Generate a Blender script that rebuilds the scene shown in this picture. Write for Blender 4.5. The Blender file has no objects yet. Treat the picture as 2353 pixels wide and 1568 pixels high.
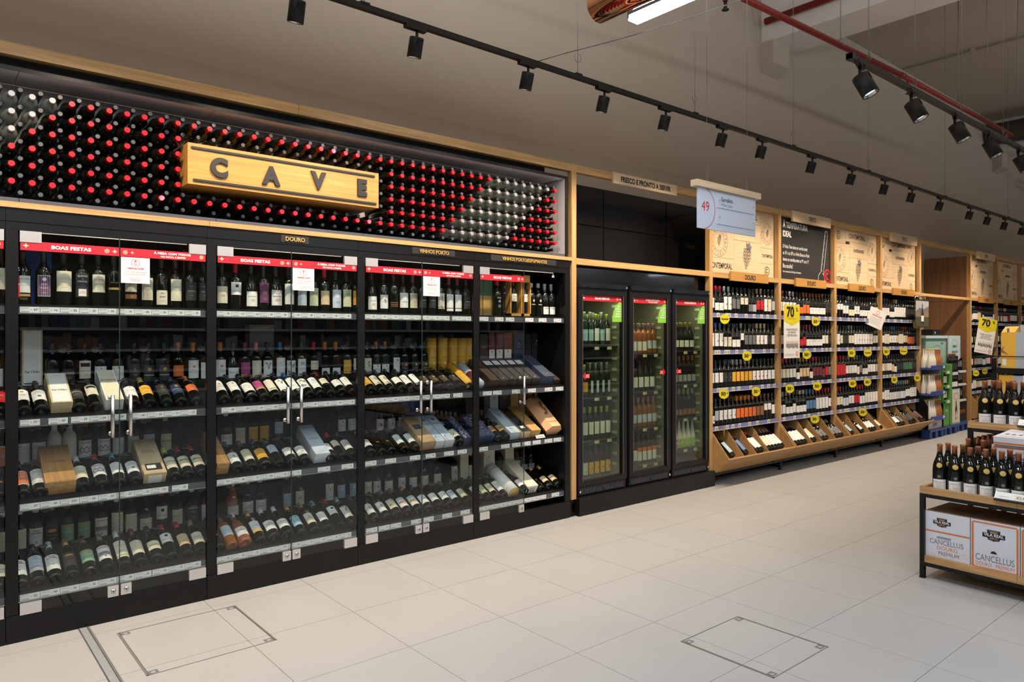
import bpy, math, random
from mathutils import Matrix, Vector
random.seed(7)
R = math.radians
# ------------------------------------------------------------------ camera, world, exposure
FPX, CX, CY, DC, HC = 1652.0, 1176.5, 774.0, 4.49, 1.583
TH = math.atan2(1386.5, 1652.0); CT, ST = math.cos(TH), math.sin(TH)
sc = bpy.context.scene
COL = sc.collection
cam_d = bpy.data.cameras.new('camera'); cam = bpy.data.objects.new('camera', cam_d); COL.objects.link(cam)
cam.location = (0, -DC, HC); cam.rotation_euler = (math.pi/2, 0, -TH)
cam_d.sensor_width = 36; cam_d.lens = 36*FPX/2353; cam_d.shift_y = -10/2353; cam_d.clip_start = 0.05; cam_d.clip_end = 200
sc.camera = cam
w = bpy.data.worlds.new('world'); sc.world = w; w.use_nodes = True
w.node_tree.nodes['Background'].inputs[0].default_value = (0.8, 0.85, 1, 1)
w.node_tree.nodes['Background'].inputs[1].default_value = 0.15
sc.view_settings.view_transform = 'Standard'; sc.view_settings.look = 'None'
sc.view_settings.exposure = -0.12; sc.view_settings.gamma = 1.0; sc.view_settings.use_curve_mapping = False
sc.cycles.use_denoising = True
sc.cycles.max_bounces = 8; sc.cycles.diffuse_bounces = 4; sc.cycles.glossy_bounces = 3
sc.cycles.transmission_bounces = 4; sc.cycles.transparent_max_bounces = 16
sc.cycles.caustics_reflective = False; sc.cycles.caustics_refractive = False
sc.cycles.sample_clamp_indirect = 4.0
SPOT1_W, SPOT2_W, LINE_W, UP_W = 116.0, 62.0, 31.0, 112.0
WARM, COOL = (1.0, 0.80, 0.60), (0.74, 0.87, 1.0)

def at(u, v, Y=0.0):
    l = (u-CX)/FPX; t = (Y+DC)/(CT-l*ST)
    return (t*(ST+l*CT), HC+(CY-v)/FPX*t)
def XU(u, Y=0.0): return at(u, CY, Y)[0]
def in_frame(X, Y, Z, m=60):
    y = Y+DC; t = X*ST+y*CT
    if t < 0.3: return False
    r = X*CT-y*ST; u = CX+FPX*r/t; v = CY-FPX*(Z-HC)/t
    return -m < u < 2353+m and -m < v < 1568+m

# ------------------------------------------------------------------ materials
MATS = {}
def mat(name, col=None, rough=0.5, metal=0.0, emit=0.0, noise=0.06, scale=30.0, coat=0.0, bump=0.0, spec=0.5):
    if name in MATS: return MATS[name]
    m = bpy.data.materials.new(name); MATS[name] = m; m.use_nodes = True
    nt = m.node_tree; b = nt.nodes['Principled BSDF']
    b.inputs['Roughness'].default_value = rough; b.inputs['Metallic'].default_value = metal
    b.inputs['Coat Weight'].default_value = coat; b.inputs['Coat Roughness'].default_value = 0.04
    b.inputs['Specular IOR Level'].default_value = spec
    if emit:
        b.inputs['Emission Color'].default_value = (*col, 1); b.inputs['Emission Strength'].default_value = emit
    if noise or bump:
        tc = nt.nodes.new('ShaderNodeTexCoord'); n = nt.nodes.new('ShaderNodeTexNoise'); n.inputs['Scale'].default_value = scale; n.inputs['Detail'].default_value = 3
        nt.links.new(tc.outputs['Object'], n.inputs['Vector'])
        mx = nt.nodes.new('ShaderNodeMix'); mx.data_type = 'RGBA'
        mx.inputs[6].default_value = (*[c*(1-noise) for c in col], 1); mx.inputs[7].default_value = (*[min(1, c*(1+noise)) for c in col], 1)
        nt.links.new(n.outputs['Fac'], mx.inputs[0]); nt.links.new(mx.outputs[2], b.inputs['Base Color'])
        if bump:
            bp = nt.nodes.new('ShaderNodeBump'); bp.inputs['Strength'].default_value = bump; bp.inputs['Distance'].default_value = 0.002
            nt.links.new(n.outputs['Fac'], bp.inputs['Height']); nt.links.new(bp.outputs[0], b.inputs['Normal'])
    else:
        b.inputs['Base Color'].default_value = (*col, 1)
    return m
def wood(name, c1, c2, axis='X', rough=0.45, scale=1.0):
    m = bpy.data.materials.new(name); MATS[name] = m; m.use_nodes = True
    nt = m.node_tree; b = nt.nodes['Principled BSDF']; b.inputs['Roughness'].default_value = rough
    tc = nt.nodes.new('ShaderNodeTexCoord'); mp = nt.nodes.new('ShaderNodeMapping')
    s = [26*scale]*3; s['XYZ'.index(axis)] = 1.1*scale; mp.inputs['Scale'].default_value = s
    n = nt.nodes.new('ShaderNodeTexNoise'); n.inputs['Scale'].default_value = 1.4; n.inputs['Detail'].default_value = 6; n.inputs['Distortion'].default_value = 1.2
    r = nt.nodes.new('ShaderNodeValToRGB'); r.color_ramp.elements[0].position = 0.32; r.color_ramp.elements[1].position = 0.72
    r.color_ramp.elements[0].color = (*c1, 1); r.color_ramp.elements[1].color = (*c2, 1)
    nt.links.new(tc.outputs['Object'], mp.inputs['Vector']); nt.links.new(mp.outputs[0], n.inputs['Vector'])
    nt.links.new(n.outputs['Fac'], r.inputs[0]); nt.links.new(r.outputs[0], b.inputs['Base Color'])
    bp = nt.nodes.new('ShaderNodeBump'); bp.inputs['Strength'].default_value = 0.08; bp.inputs['Distance'].default_value = 0.001
    nt.links.new(n.outputs['Fac'], bp.inputs['Height']); nt.links.new(bp.outputs[0], b.inputs['Normal'])
    return m
def glassy(name, tint, refl=1.0, diff=0.0, dcol=(1, 1, 1), ior=1.5, rough=0.0):
    """thin clear sheet: what is behind shows through, lamps reflect by the Fresnel law"""
    m = bpy.data.materials.new(name); MATS[name] = m; m.use_nodes = True
    nt = m.node_tree; nt.nodes.clear()
    out = nt.nodes.new('ShaderNodeOutputMaterial'); tr = nt.nodes.new('ShaderNodeBsdfTransparent'); tr.inputs[0].default_value = (*tint, 1)
    gl = nt.nodes.new('ShaderNodeBsdfGlossy'); gl.inputs['Roughness'].default_value = rough
    gl.inputs['Color'].default_value = (refl, refl, refl, 1)
    ge = nt.nodes.new('ShaderNodeNewGeometry'); dp_ = nt.nodes.new('ShaderNodeVectorMath'); dp_.operation = 'DOT_PRODUCT'   # Schlick's Fresnel, the same from both sides
    nt.links.new(ge.outputs['Incoming'], dp_.inputs[0]); nt.links.new(ge.outputs['Normal'], dp_.inputs[1])
    def mth(op, a, b=None, v=None):
        n_ = nt.nodes.new('ShaderNodeMath'); n_.operation = op; nt.links.new(a, n_.inputs[0])
        if v is not None: n_.inputs[1].default_value = v
        return n_.outputs[0]
    ab = mth('ABSOLUTE', dp_.outputs['Value']); inv = nt.nodes.new('ShaderNodeMath'); inv.operation = 'SUBTRACT'; inv.inputs[0].default_value = 1; nt.links.new(ab, inv.inputs[1])
    f0 = ((ior-1)/(ior+1))**2; fr = nt.nodes.new('ShaderNodeMath'); fr.operation = 'MULTIPLY_ADD'; nt.links.new(mth('POWER', inv.outputs[0], v=5.0), fr.inputs[0]); fr.inputs[1].default_value = 1-f0; fr.inputs[2].default_value = f0
    mx = nt.nodes.new('ShaderNodeMixShader'); nt.links.new(fr.outputs[0], mx.inputs[0]); nt.links.new(gl.outputs[0], mx.inputs[2])
    if diff:
        df = nt.nodes.new('ShaderNodeBsdfDiffuse'); df.inputs[0].default_value = (*dcol, 1)
        m2 = nt.nodes.new('ShaderNodeMixShader'); m2.inputs[0].default_value = diff
        nt.links.new(tr.outputs[0], m2.inputs[1]); nt.links.new(df.outputs[0], m2.inputs[2]); nt.links.new(m2.outputs[0], mx.inputs[1])
    else: nt.links.new(tr.outputs[0], mx.inputs[1])
    nt.links.new(mx.outputs[0], out.inputs[0])
    return m

PAL = {  # paper / print colours
 'W': (0.80, 0.79, 0.76), 'C': (0.74, 0.68, 0.52), 'Y': (0.80, 0.42, 0.04), 'O': (0.75, 0.16, 0.03), 'K': (0.012, 0.012, 0.014), 'D': (0.03, 0.028, 0.03),
 'R': (0.55, 0.012, 0.02), 'N': (0.02, 0.035, 0.10), 'B': (0.10, 0.22, 0.42), 'L': (0.36, 0.55, 0.66), 'G': (0.25, 0.42, 0.27), 'P': (0.13, 0.035, 0.10),
 'M': (0.38, 0.05, 0.20), 'A': (0.50, 0.30, 0.09), 'S': (0.42, 0.43, 0.45), 'T': (0.30, 0.12, 0.05), 'V': (0.55, 0.62, 0.72), 'I': (0.16, 0.16, 0.17),
 'E': (0.60, 0.64, 0.42), 'H': (0.72, 0.52, 0.30), 'Q': (0.16, 0.03, 0.04), 'Z': (0.06, 0.16, 0.08), 'F': (0.85, 0.30, 0.03), 'J': (0.55, 0.05, 0.30), 'U': (0.35, 0.60, 0.05), 'X': (0.02, 0.09, 0.36)}
PAL['a'] = (0.045, 0.06, 0.095); PAL['p'] = (0.76, 0.42, 0.21); PAL['o'] = (0.075, 0.075, 0.038); PAL['t'] = (0.26, 0.19, 0.11); PAL['b'] = (0.05, 0.032, 0.024)
PNAME = {'a': 'slate', 'p': 'apricot', 'b': 'dark brown', 'W': 'white', 'C': 'cream', 'Y': 'amber', 'O': 'orange', 'K': 'black', 'D': 'dark', 'R': 'red', 'N': 'navy', 'B': 'blue', 'L': 'pale blue', 'G': 'green', 'P': 'purple',
 'M': 'magenta', 'A': 'gold', 'S': 'grey', 'T': 'brown', 'V': 'silver', 'I': 'charcoal', 'E': 'pale green', 'H': 'peach', 'Q': 'maroon', 'Z': 'dark green', 'F': 'copper', 'J': 'pink', 'U': 'lime', 'X': 'royal blue'}
for k, c in PAL.items(): mat('paper_'+k, c, 0.55, noise=0.04, scale=60)
for k, c in {'D': (0.02, 0.02, 0.022), 'R': (0.56, 0.006, 0.018), 'V': (0.36, 0.36, 0.37), 'A': (0.48, 0.33, 0.10), 'F': (0.30, 0.095, 0.035), 'T': (0.16, 0.05, 0.03), 'B': (0.06, 0.16, 0.38), 'L': (0.2, 0.45, 0.6), 'N': (0.02, 0.04, 0.12),
             'O': (0.62, 0.18, 0.03), 'W': (0.75, 0.75, 0.74), 'G': (0.20, 0.24, 0.13), 'Q': (0.22, 0.03, 0.05), 'M': (0.30, 0.10, 0.10), 'C': (0.6, 0.5, 0.3), 'E': (0.42, 0.50, 0.45), 'P': (0.12, 0.03, 0.1), 'J': (0.6, 0.25, 0.25), 'Y': (0.62, 0.45, 0.03), 'U': (0.5, 0.6, 0.1)}.items():
    mat('foil_'+k, c, 0.33, metal=0.25 if k in 'AFV' else 0.0, noise=0.05, scale=80, coat=0.25)
mat('bottle_dark', (0.005, 0.006, 0.004), 0.06, noise=0.1, coat=0.25, spec=0.45)
mat('bottle_brown', (0.012, 0.008, 0.004), 0.08, noise=0.1, coat=0.4)
mat('bottle_blue', (0.004, 0.008, 0.03), 0.06, noise=0.1, coat=0.5)
mat('bottle_amber', (0.24, 0.085, 0.015), 0.08, noise=0.15, coat=0.5)
mat('bottle_rose', (0.30, 0.095, 0.045), 0.08, noise=0.15, coat=0.5)
mat('bottle_green', (0.015, 0.028, 0.02), 0.07, noise=0.15, coat=0.5)
mat('bottle_milk', (0.80, 0.76, 0.68), 0.2, noise=0.03, coat=0.4)
mat('bottle_caramel', (0.40, 0.15, 0.04), 0.2, noise=0.05, coat=0.4)
glassy('bottle_clear', (0.80, 0.84, 0.80), diff=0.20, dcol=(0.50, 0.54, 0.50), rough=0.05)
glassy('door_glass', (0.95, 0.975, 0.965), refl=0.62)
glassy('cooler_glass', (0.80, 0.84, 0.76), refl=1.0, ior=1.7)
glassy('acrylic', (0.9, 0.9, 0.9), refl=0.9)
mat('glass_edge', (0.03, 0.055, 0.048), 0.15, noise=0.05)
mat('black_lam', (0.0055, 0.0055, 0.0062), 0.38, noise=0.25, scale=6, spec=0.28)
mat('black_metal', (0.008, 0.008, 0.009), 0.4, noise=0.15, spec=0.3)
mat('spot_black', (0.009, 0.009, 0.010), 0.5, noise=0.1, spec=0.3)
mat('black_void', (0.004, 0.004, 0.005), 0.7, noise=0.1)
mat('black_film', (0.008, 0.009, 0.013), 0.16, noise=0.5, scale=5, bump=0.6, coat=0.4)
mat('rail_grey', (0.075, 0.08, 0.095), 0.35, noise=0.1)
mat('rail_lilac', (0.20, 0.20, 0.40), 0.4, noise=0.06)
mat('steel', (0.55, 0.55, 0.55), 0.28, metal=1.0, noise=0.1, scale=120)
mat('strip_grey', (0.36, 0.38, 0.385), 0.45, metal=0.2, noise=0.08, scale=40)
mat('plate_steel', (0.62, 0.60, 0.60), 0.35, metal=0.6, noise=0.12, scale=300)
mat('box_grey', (0.62, 0.585, 0.59), 0.5, noise=0.05, scale=3)
mat('peg_black', (0.022, 0.022, 0.023), 0.45, noise=0.1)
mat('peg_grey', (0.10, 0.10, 0.105), 0.4, noise=0.1)
mat('wall_paint', (0.42, 0.355, 0.288), 0.85, noise=0.03, scale=1.2)
mat('ceiling_paint', (0.36, 0.295, 0.235), 0.9, noise=0.04, scale=1.5)
mat('beam_paint', (0.62, 0.57, 0.52), 0.85, noise=0.05, scale=2)
mat('duct_paint', (0.10, 0.09, 0.07), 0.7, noise=0.1)
mat('pipe_red', (0.20, 0.012, 0.010), 0.35, noise=0.1)
mat('wire_steel', (0.18, 0.17, 0.16), 0.5, noise=0.05)
mat('copper', (0.85, 0.42, 0.22), 0.04, metal=1.0, noise=0.05)
mat('lamp_white', (0.86, 0.93, 1.0), 0.5, emit=16.0, noise=0)
mat('spot_glow', (1.0, 0.97, 0.94), 0.5, emit=2.2, noise=0)
mat('led_glow', (1.0, 0.9, 0.75), 0.5, emit=0.7, noise=0)
mat('tag_white', (0.68, 0.69, 0.70), 0.5, noise=0.03)
mat('banner_red', (0.52, 0.012, 0.028), 0.5, noise=0.04)
mat('seal_gold', (0.62, 0.40, 0.12), 0.35, metal=0.4, noise=0.08)
mat('promo_yellow', (0.72, 0.60, 0.01), 0.5, noise=0.03)
mat('sticker_green', (0.22, 0.55, 0.06), 0.5, noise=0.03)
mat('kraft', (0.48, 0.31, 0.16), 0.75, noise=0.08)
mat('carton_white', (0.66, 0.67, 0.73), 0.7, noise=0.04, scale=12)
mat('carton_top', (0.14, 0.09, 0.06), 0.6, noise=0.3)
mat('print_orange', (0.62, 0.17, 0.03), 0.6, noise=0.04)
mat('pallet_blue', (0.02, 0.06, 0.22), 0.4, noise=0.1)
mat('tray_blue', (0.05, 0.08, 0.32), 0.45, noise=0.1)
mat('board_green', (0.10, 0.30, 0.06), 0.6, noise=0.08)
mat('board_teal', (0.25, 0.42, 0.40), 0.6, noise=0.05)
mat('board_sky', (0.42, 0.58, 0.62), 0.6, noise=0.05)
mat('board_grey', (0.50, 0.49, 0.50), 0.6, noise=0.05)
mat('sign_white', (0.55, 0.60, 0.70), 0.5, noise=0.02)
mat('cooler_wall', (0.22, 0.22, 0.14), 0.55, noise=0.08, scale=4)
mat('chalkboard', (0.016, 0.015, 0.016), 0.6, noise=0.15, scale=8)
wood('oak', (0.40, 0.225, 0.085), (0.60, 0.375, 0.155), 'X')
wood('oak_z', (0.40, 0.225, 0.085), (0.58, 0.36, 0.15), 'Z')
wood('oak_sign', (0.40, 0.195, 0.045), (0.54, 0.29, 0.075), 'X', 0.42)
wood('pine_board', (0.60, 0.44, 0.27), (0.70, 0.53, 0.34), 'X', 0.5)
wood('panel_oak', (0.17, 0.075, 0.03), (0.25, 0.125, 0.055), 'Z', 0.45, 0.4)
wood('box_wood', (0.40, 0.19, 0.06), (0.58, 0.33, 0.13), 'Z', 0.5)
wood('box_pine', (0.55, 0.40, 0.22), (0.68, 0.52, 0.32), 'Z', 0.5)
wood('table_wood', (0.36, 0.19, 0.07), (0.62, 0.38, 0.16), 'Y', 0.5)
wood('bin_oak', (0.32, 0.175, 0.065), (0.46, 0.27, 0.105), 'X', 0.5)

def floor_mat(name, brick):
    m = bpy.data.materials.new(name); MATS[name] = m; m.use_nodes = True
    nt = m.node_tree; b = nt.nodes['Principled BSDF']; b.inputs['Roughness'].default_value = 0.34; b.inputs['Specular IOR Level'].default_value = 0.4
    g = nt.nodes.new('ShaderNodeNewGeometry'); n = nt.nodes.new('ShaderNodeTexNoise'); n.inputs['Scale'].default_value = 1.6; n.inputs['Detail'].default_value = 5
    nt.links.new(g.outputs['Position'], n.inputs['Vector'])
    mx = nt.nodes.new('ShaderNodeMix'); mx.data_type = 'RGBA'; mx.inputs[6].default_value = (0.385, 0.383, 0.378, 1); mx.inputs[7].default_value = (0.445, 0.442, 0.433, 1)
    nt.links.new(n.outputs['Fac'], mx.inputs[0])
    if brick:
        mp = nt.nodes.new('ShaderNodeMapping'); mp.inputs['Location'].default_value = (-1.354, 0.74, 0)
        bt = nt.nodes.new('ShaderNodeTexBrick'); bt.offset = 0; bt.inputs['Scale'].default_value = 1; bt.inputs['Brick Width'].default_value = 0.603; bt.inputs['Row Height'].default_value = 0.603
        bt.inputs['Mortar Size'].default_value = 0.0015; bt.inputs['Mortar'].default_value = (0.10, 0.09, 0.085, 1)
        nt.links.new(g.outputs['Position'], mp.inputs['Vector']); nt.links.new(mp.outputs[0], bt.inputs['Vector'])
        nt.links.new(mx.outputs[2], bt.inputs['Color1']); nt.links.new(mx.outputs[2], bt.inputs['Color2']); nt.links.new(bt.outputs['Color'], b.inputs['Base Color'])
    else: nt.links.new(mx.outputs[2], b.inputs['Base Color'])
    return m
floor_mat('floor_tile', False); floor_mat('floor_far', True)

# ------------------------------------------------------------------ mesh helpers
class MB:
    def __init__(s): s.v = []; s.f = []; s.m = []; s.sm = []; s.mn = []
    def mi(s, name):
        if name not in s.mn: s.mn.append(name)
        return s.mn.index(name)
    def add(s, vs, fs, m, smooth=False, M=None):
        o = len(s.v); k = s.mi(m)
        for p in vs: s.v.append(tuple(M @ Vector(p)) if M else tuple(p))
        for f in fs: s.f.append([i+o for i in f]); s.m.append(k); s.sm.append(smooth)
        return s
    def box(s, x0, x1, y0, y1, z0, z1, m, M=None):
        vs = [(x, y, z) for z in (z0, z1) for y in (y0, y1) for x in (x0, x1)]
        return s.add(vs, [(0, 2, 3, 1), (4, 5, 7, 6), (0, 1, 5, 4), (2, 6, 7, 3), (0, 4, 6, 2), (1, 3, 7, 5)], m, False, M)
    def lathe(s, prof, m, n=16, M=None, smooth=True, cap=True):
        vs = []; fs = []
        for r, z in prof:
            for i in range(n):
                a = 2*math.pi*i/n; vs.append((r*math.cos(a), r*math.sin(a), z))
        for j in range(len(prof)-1):
            for i in range(n):
                k = (i+1) % n; fs.append((j*n+i, j*n+k, (j+1)*n+k, (j+1)*n+i))
        s.add(vs, fs, m, smooth, M)
        if cap and prof[0][0] > 1e-5 and prof[1][0] > 1e-5: s.f.append([len(s.v)-len(vs)+i for i in range(n)][::-1]); s.m.append(s.mi(m)); s.sm.append(False)
        if cap and prof[-1][0] > 1e-5 and prof[-2][0] > 1e-5: s.f.append([len(s.v)-n+i for i in range(n)]); s.m.append(s.mi(m)); s.sm.append(False)
        return s
    def tube(s, a, b, r, m, n=8):
        a = Vector(a); b = Vector(b); d = b-a; L = d.length
        M = Matrix.Translation(a) @ d.to_track_quat('Z', 'Y').to_matrix().to_4x4()
        return s.lathe([(r, 0), (r, L)], m, n, M)
    def path(s, pts, r, m, n=6):
        for a, b in zip(pts, pts[1:]): s.tube(a, b, r, m, n)
        return s
    def prism(s, prof, x0, x1, m):   # closed profile in (y,z), extruded along x
        n = len(prof); vs = [(x0, y, z) for y, z in prof]+[(x1, y, z) for y, z in prof]
        fs = [tuple(range(n)), tuple(range(2*n-1, n-1, -1))]+[(i, i+n, (i+1) % n+n, (i+1) % n) for i in range(n)]
        return s.add(vs, fs, m)
    def poly(s, pts, y, m, th=0.0):   # flat outline in (x,z) on plane y, facing -y
        n = len(pts); vs = [(x, y, z) for x, z in pts]
        if not th: return s.add(vs, [tuple(range(n))], m)
        vs += [(x, y+th, z) for x, z in pts]
        return s.add(vs, [tuple(range(n)), tuple(range(2*n-1, n-1, -1))]+[(i, i+n, (i+1) % n+n, (i+1) % n) for i in range(n)], m)
    def ring(s, x, z, r0, r1, y, m, n=28, sx=1.0, a0=0, a1=2*math.pi):
        vs = []; fs = []
        for i in range(n+1):
            a = a0+(a1-a0)*i/n
            for r in (r0, r1): vs.append((x+sx*r*math.cos(a), y, z+r*math.sin(a)))
        for i in range(n): fs.append((2*i, 2*i+1, 2*i+3, 2*i+2))
        return s.add(vs, fs, m)
    def disc(s, x, z, r, y, m, n=16, sx=1.0): return s.poly([(x+sx*r*math.cos(2*math.pi*i/n), z+r*math.sin(2*math.pi*i/n)) for i in range(n)], y, m)
    def text(s, t, x, z, y, size, m, align='C', bold=0, sx=1.0, maxw=None, rot=0.0, th=0.0, wrap=None):
        vs, fs, x0, x1 = txt(t, bold, 7 if size > .05 else 2); wd = (x1-x0)*size*sx
        if maxw and wd > maxw: sx *= maxw/wd; wd = maxw
        off = {'C': -(x0+x1)/2, 'L': -x0, 'R': -x1}[align]; out = []
        for a, b in vs:
            px = (a+off)*size*sx; pz = b*size; c, q = math.cos(rot), math.sin(rot)
            X, Z = x+px*c-pz*q, z+px*q+pz*c
            out.append(wrap(X, Z) if wrap else (X, y, Z))
        if not th: return s.add(out, fs, m)
        n = len(out); s.add(out, fs, m)
        # sides of raised letters: boundary edges
        ec = {}
        for f in fs:
            for i in range(len(f)):
                e = (f[i], f[(i+1) % len(f)]); k = (min(e), max(e)); ec.setdefault(k, []).append(e)
        ed = [v[0] for v in ec.values() if len(v) == 1]
        return s.add(out+[(p[0], p[1]+th, p[2]) for p in out], [(b, a, a+n, b+n) for a, b in ed], m)
    def mesh(s, name):
        me = bpy.data.meshes.new(name); me.from_pydata(s.v, [], s.f)
        for k in s.mn: me.materials.append(MATS[k])
        me.polygons.foreach_set('material_index', s.m); me.polygons.foreach_set('use_smooth', s.sm); me.update()
        return me
TXT = {}
def txt(t, bold=0, res=2):
    k = (t, bold, res)
    if k in TXT: return TXT[k]
    cu = bpy.data.curves.new('t', 'FONT'); cu.body = t; cu.resolution_u = res; cu.size = 1.0; cu.offset = 0.022*bold
    ob = bpy.data.objects.new('t', cu); COL.objects.link(ob); bpy.context.view_layer.update()
    me = bpy.data.meshes.new_from_object(ob.evaluated_get(bpy.context.evaluated_depsgraph_get()))
    vs = [(v.co.x, v.co.y) for v in me.vertices]; fs = [tuple(p.vertices) for p in me.polygons]
    bpy.data.meshes.remove(me); bpy.data.objects.remove(ob); bpy.data.curves.remove(cu)
    xs = [a for a, b in vs] or [0, 0]
    TXT[k] = (vs, fs, min(xs), max(xs)); return TXT[k]

def obj(name, mb, parent=None, loc=(0, 0, 0), rot=(0, 0, 0)):
    me = mb.mesh(name) if isinstance(mb, MB) else mb
    o = bpy.data.objects.new(name, me); COL.objects.link(o); o.location = loc; o.rotation_euler = rot
    if parent: o.parent = parent
    return o
def empty(name, loc=(0, 0, 0), rot=(0, 0, 0), parent=None):
    o = bpy.data.objects.new(name, None); COL.objects.link(o); o.location = loc; o.rotation_euler = rot; o.empty_display_size = 0.05
    if parent: o.parent = parent
    return o
def tag(o, label, cat, group=None, kind=None):
    o['label'] = label; o['category'] = cat
    if group: o['group'] = group
    if kind: o['kind'] = kind
    return o
def struct(o, label=None): o['kind'] = 'structure'; o['label'] = label or o.name; return o
_ONES = 'first second third fourth fifth sixth seventh eighth ninth tenth eleventh twelfth thirteenth fourteenth fifteenth sixteenth seventeenth eighteenth nineteenth'.split()
_TENS = ['', '', 'twent', 'thirt', 'fort', 'fift']
def ordn(i):   # 1-based
    if i < 20: return _ONES[i-1]
    t, o = divmod(i, 10)
    return _TENS[t]+'ieth' if o == 0 else _TENS[t]+'y-'+_ONES[o-1]

# ------------------------------------------------------------------ bottles
SH = {  # profile, label radius, capsule start, height
 'bdx': ([(0.0, .014), (.018, .006), (.031, .0005), (.0365, .004), (.0375, .012), (.0375, .188), (.0345, .205), (.024, .220), (.0165, .232), (.0145, .245), (.0140, .284), (.0155, .287), (.0155, .295), (.0138, .300), (0, .300)], .0375, .236),
 'bur': ([(0.0, .018), (.018, .008), (.035, .0005), (.0410, .004), (.0420, .014), (.0420, .135), (.0400, .158), (.0340, .182), (.0250, .206), (.0180, .228), (.0148, .248), (.0142, .282), (.0158, .285), (.0158, .292), (.0140, .297), (0, .297)], .0420, .232),
 'prt': ([(0.0, .014), (.018, .006), (.032, .0005), (.0380, .004), (.0385, .012), (.0385, .180), (.0370, .196), (.0280, .212), (.0170, .222), (.0160, .240), (.0175, .262), (.0160, .285), (.0155, .300), (0, .300)], .0385, .250),
 'tall': ([(0.0, .014), (.018, .006), (.030, .0005), (.0355, .004), (.0362, .012), (.0362, .205), (.0330, .222), (.0210, .240), (.0150, .255), (.0140, .300), (.0155, .303), (.0155, .312), (.0140, .316), (0, .316)], .0362, .256),
 'milk': ([(0.0, .010), (.030, .0005), (.0360, .006), (.0370, .02), (.0370, .10), (.0330, .135), (.0230, .175), (.0150, .215), (.0130, .260), (.0140, .285), (.0140, .300), (0, .300)], .0370, .262)}
_bm = {}
def body_mesh(shape, glass, n=16):
    k = (shape, glass, n)
    if k not in _bm: _bm[k] = MB().lathe(SH[shape][0], glass, n).mesh('bottle')
    return _bm[k]
def cap_mesh(shape, foil, n=14):
    k = (shape, foil, n, 'c')
    if k not in _bm:
        pr = [(r+.0008, z) for r, z in SH[shape][0] if z >= SH[shape][2]-.001 and r > 0]
        top = pr[-1][1]; pr[-1] = (pr[-1][0], top+.0008)
        _bm[k] = MB().lathe(pr, 'foil_'+foil, n).mesh('capsule')
    return _bm[k]
def wrapper(r): return lambda x, z: (r*math.sin(x/r), -r*math.cos(x/r), z)
def patch(mb, r, x0, x1, z0, z1, m):
    n = max(2, int((x1-x0)/.009)); W = wrapper(r)
    vs = [W(x0+(x1-x0)*i/n, z) for z in (z0, z1) for i in range(n+1)]
    mb.add(vs, [(i, i+1, n+2+i, n+1+i) for i in range(n)], m, True)
_lm = {}
def label_mesh(shape, bands, texts, key):
    if key in _lm: return _lm[key]
    r = SH[shape][1]; mb = MB()
    for i, b in enumerate(bands):
        z0, z1, hw, c = b[:4]; xc = b[4] if len(b) > 4 else 0
        patch(mb, r+.0006+.00025*i, xc-hw, xc+hw, z0, z1, 'paper_'+c)
    rr = r+.0012+.00025*len(bands)
    for t in texts:
        s, z, size, c = t[:4]
        if s == '=': # a few lines of small print
            k = t[4] if len(t) > 4 else 3
            for i in range(k): patch(mb, rr, -size*(1-.12*(i % 2)), size*(1-.12*(i % 2)), z-i*.006, z-i*.006+.0016, 'paper_'+c)
        elif s == 'o': # small round emblem
            W = wrapper(rr); mb.add([W(size*math.cos(a*math.pi/6), z+size*math.sin(a*math.pi/6)) for a in range(12)], [tuple(range(12))], 'paper_'+c)
        elif s == '/\\': # angular line drawing
            W = wrapper(rr); pts = [(-.034, .0), (-.022, .022), (-.008, .006), (.006, .026), (.018, .004), (.034, .020)]
            for sgn in (1, -.55):
                for a, b in zip(pts, pts[1:]):
                    a = (a[0], z+a[1]*sgn); b = (b[0], z+b[1]*sgn); dx, dz = b[0]-a[0], b[1]-a[1]; L = math.hypot(dx, dz); nx, nz = -dz/L*.0016, dx/L*.0016
                    mb.add([W(a[0]-nx, a[1]-nz), W(b[0]-nx, b[1]-nz), W(b[0]+nx, b[1]+nz), W(a[0]+nx, a[1]+nz)], [(0, 1, 2, 3)], 'paper_'+c)
        elif s == 'V': # wedge
            W = wrapper(rr); q = size
            mb.add([W(-q, z), W(-q*.45, z), W(0, z-q*1.5), W(q*.45, z), W(q, z), W(.0, z-q*2.6)], [(0, 5, 2, 1), (3, 2, 5, 4)], 'paper_'+c)
        elif s == '#': # dense black and white pattern
            rd = random.Random(5)
            for i in range(38):
                x = rd.uniform(-size, size-.006); zz = z+rd.uniform(-.045, .045); wd = rd.uniform(.003, .012)
                patch(mb, rr, x, x+wd, zz, zz+rd.uniform(.001, .005), 'paper_'+c)
        else: mb.text(s, 0, z, 0, size, 'paper_'+c, maxw=.062, bold=t[4] if len(t) > 4 else 0, wrap=wrapper(rr))
    _lm[key] = mb.mesh('label'); return _lm[key]

def H(c, z0=.065, z1=.165, hw=.036): return (z0, z1, hw, c)
DS = {}   # design: shape, glass, foil, bands, texts, colour word
def D(k, shape, glass, foil, bands, texts=(), word=None): DS[k] = (shape, 'bottle_'+glass, foil, bands, texts, word or (PNAME[bands[0][3]] if bands else 'dark'))
def sm(c='S', z=.10, w=.020, k=3): return ('=', z, w, c, k)
D('dona', 'bdx', 'dark', 'D', [H('W', .075, .165), (.055, .068, .036, 'A')], [('DONA MARIA', .145, .009, 'I'), ('ESTREMOZ', .112, .008, 'S'), ('=', .045, .02, 'A', 2)], 'white and gold')
D('mog', 'bdx', 'dark', 'D', [H('V', .058, .172, .033), H('P', .061, .169, .0305)], [('o', .150, .010, 'W'), ('Quinta', .122, .010, 'W'), ('das', .112, .008, 'A'), ('Mogueira', .101, .010, 'W'), ('RESERVA', .075, .006, 'C')], 'framed purple')
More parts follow.
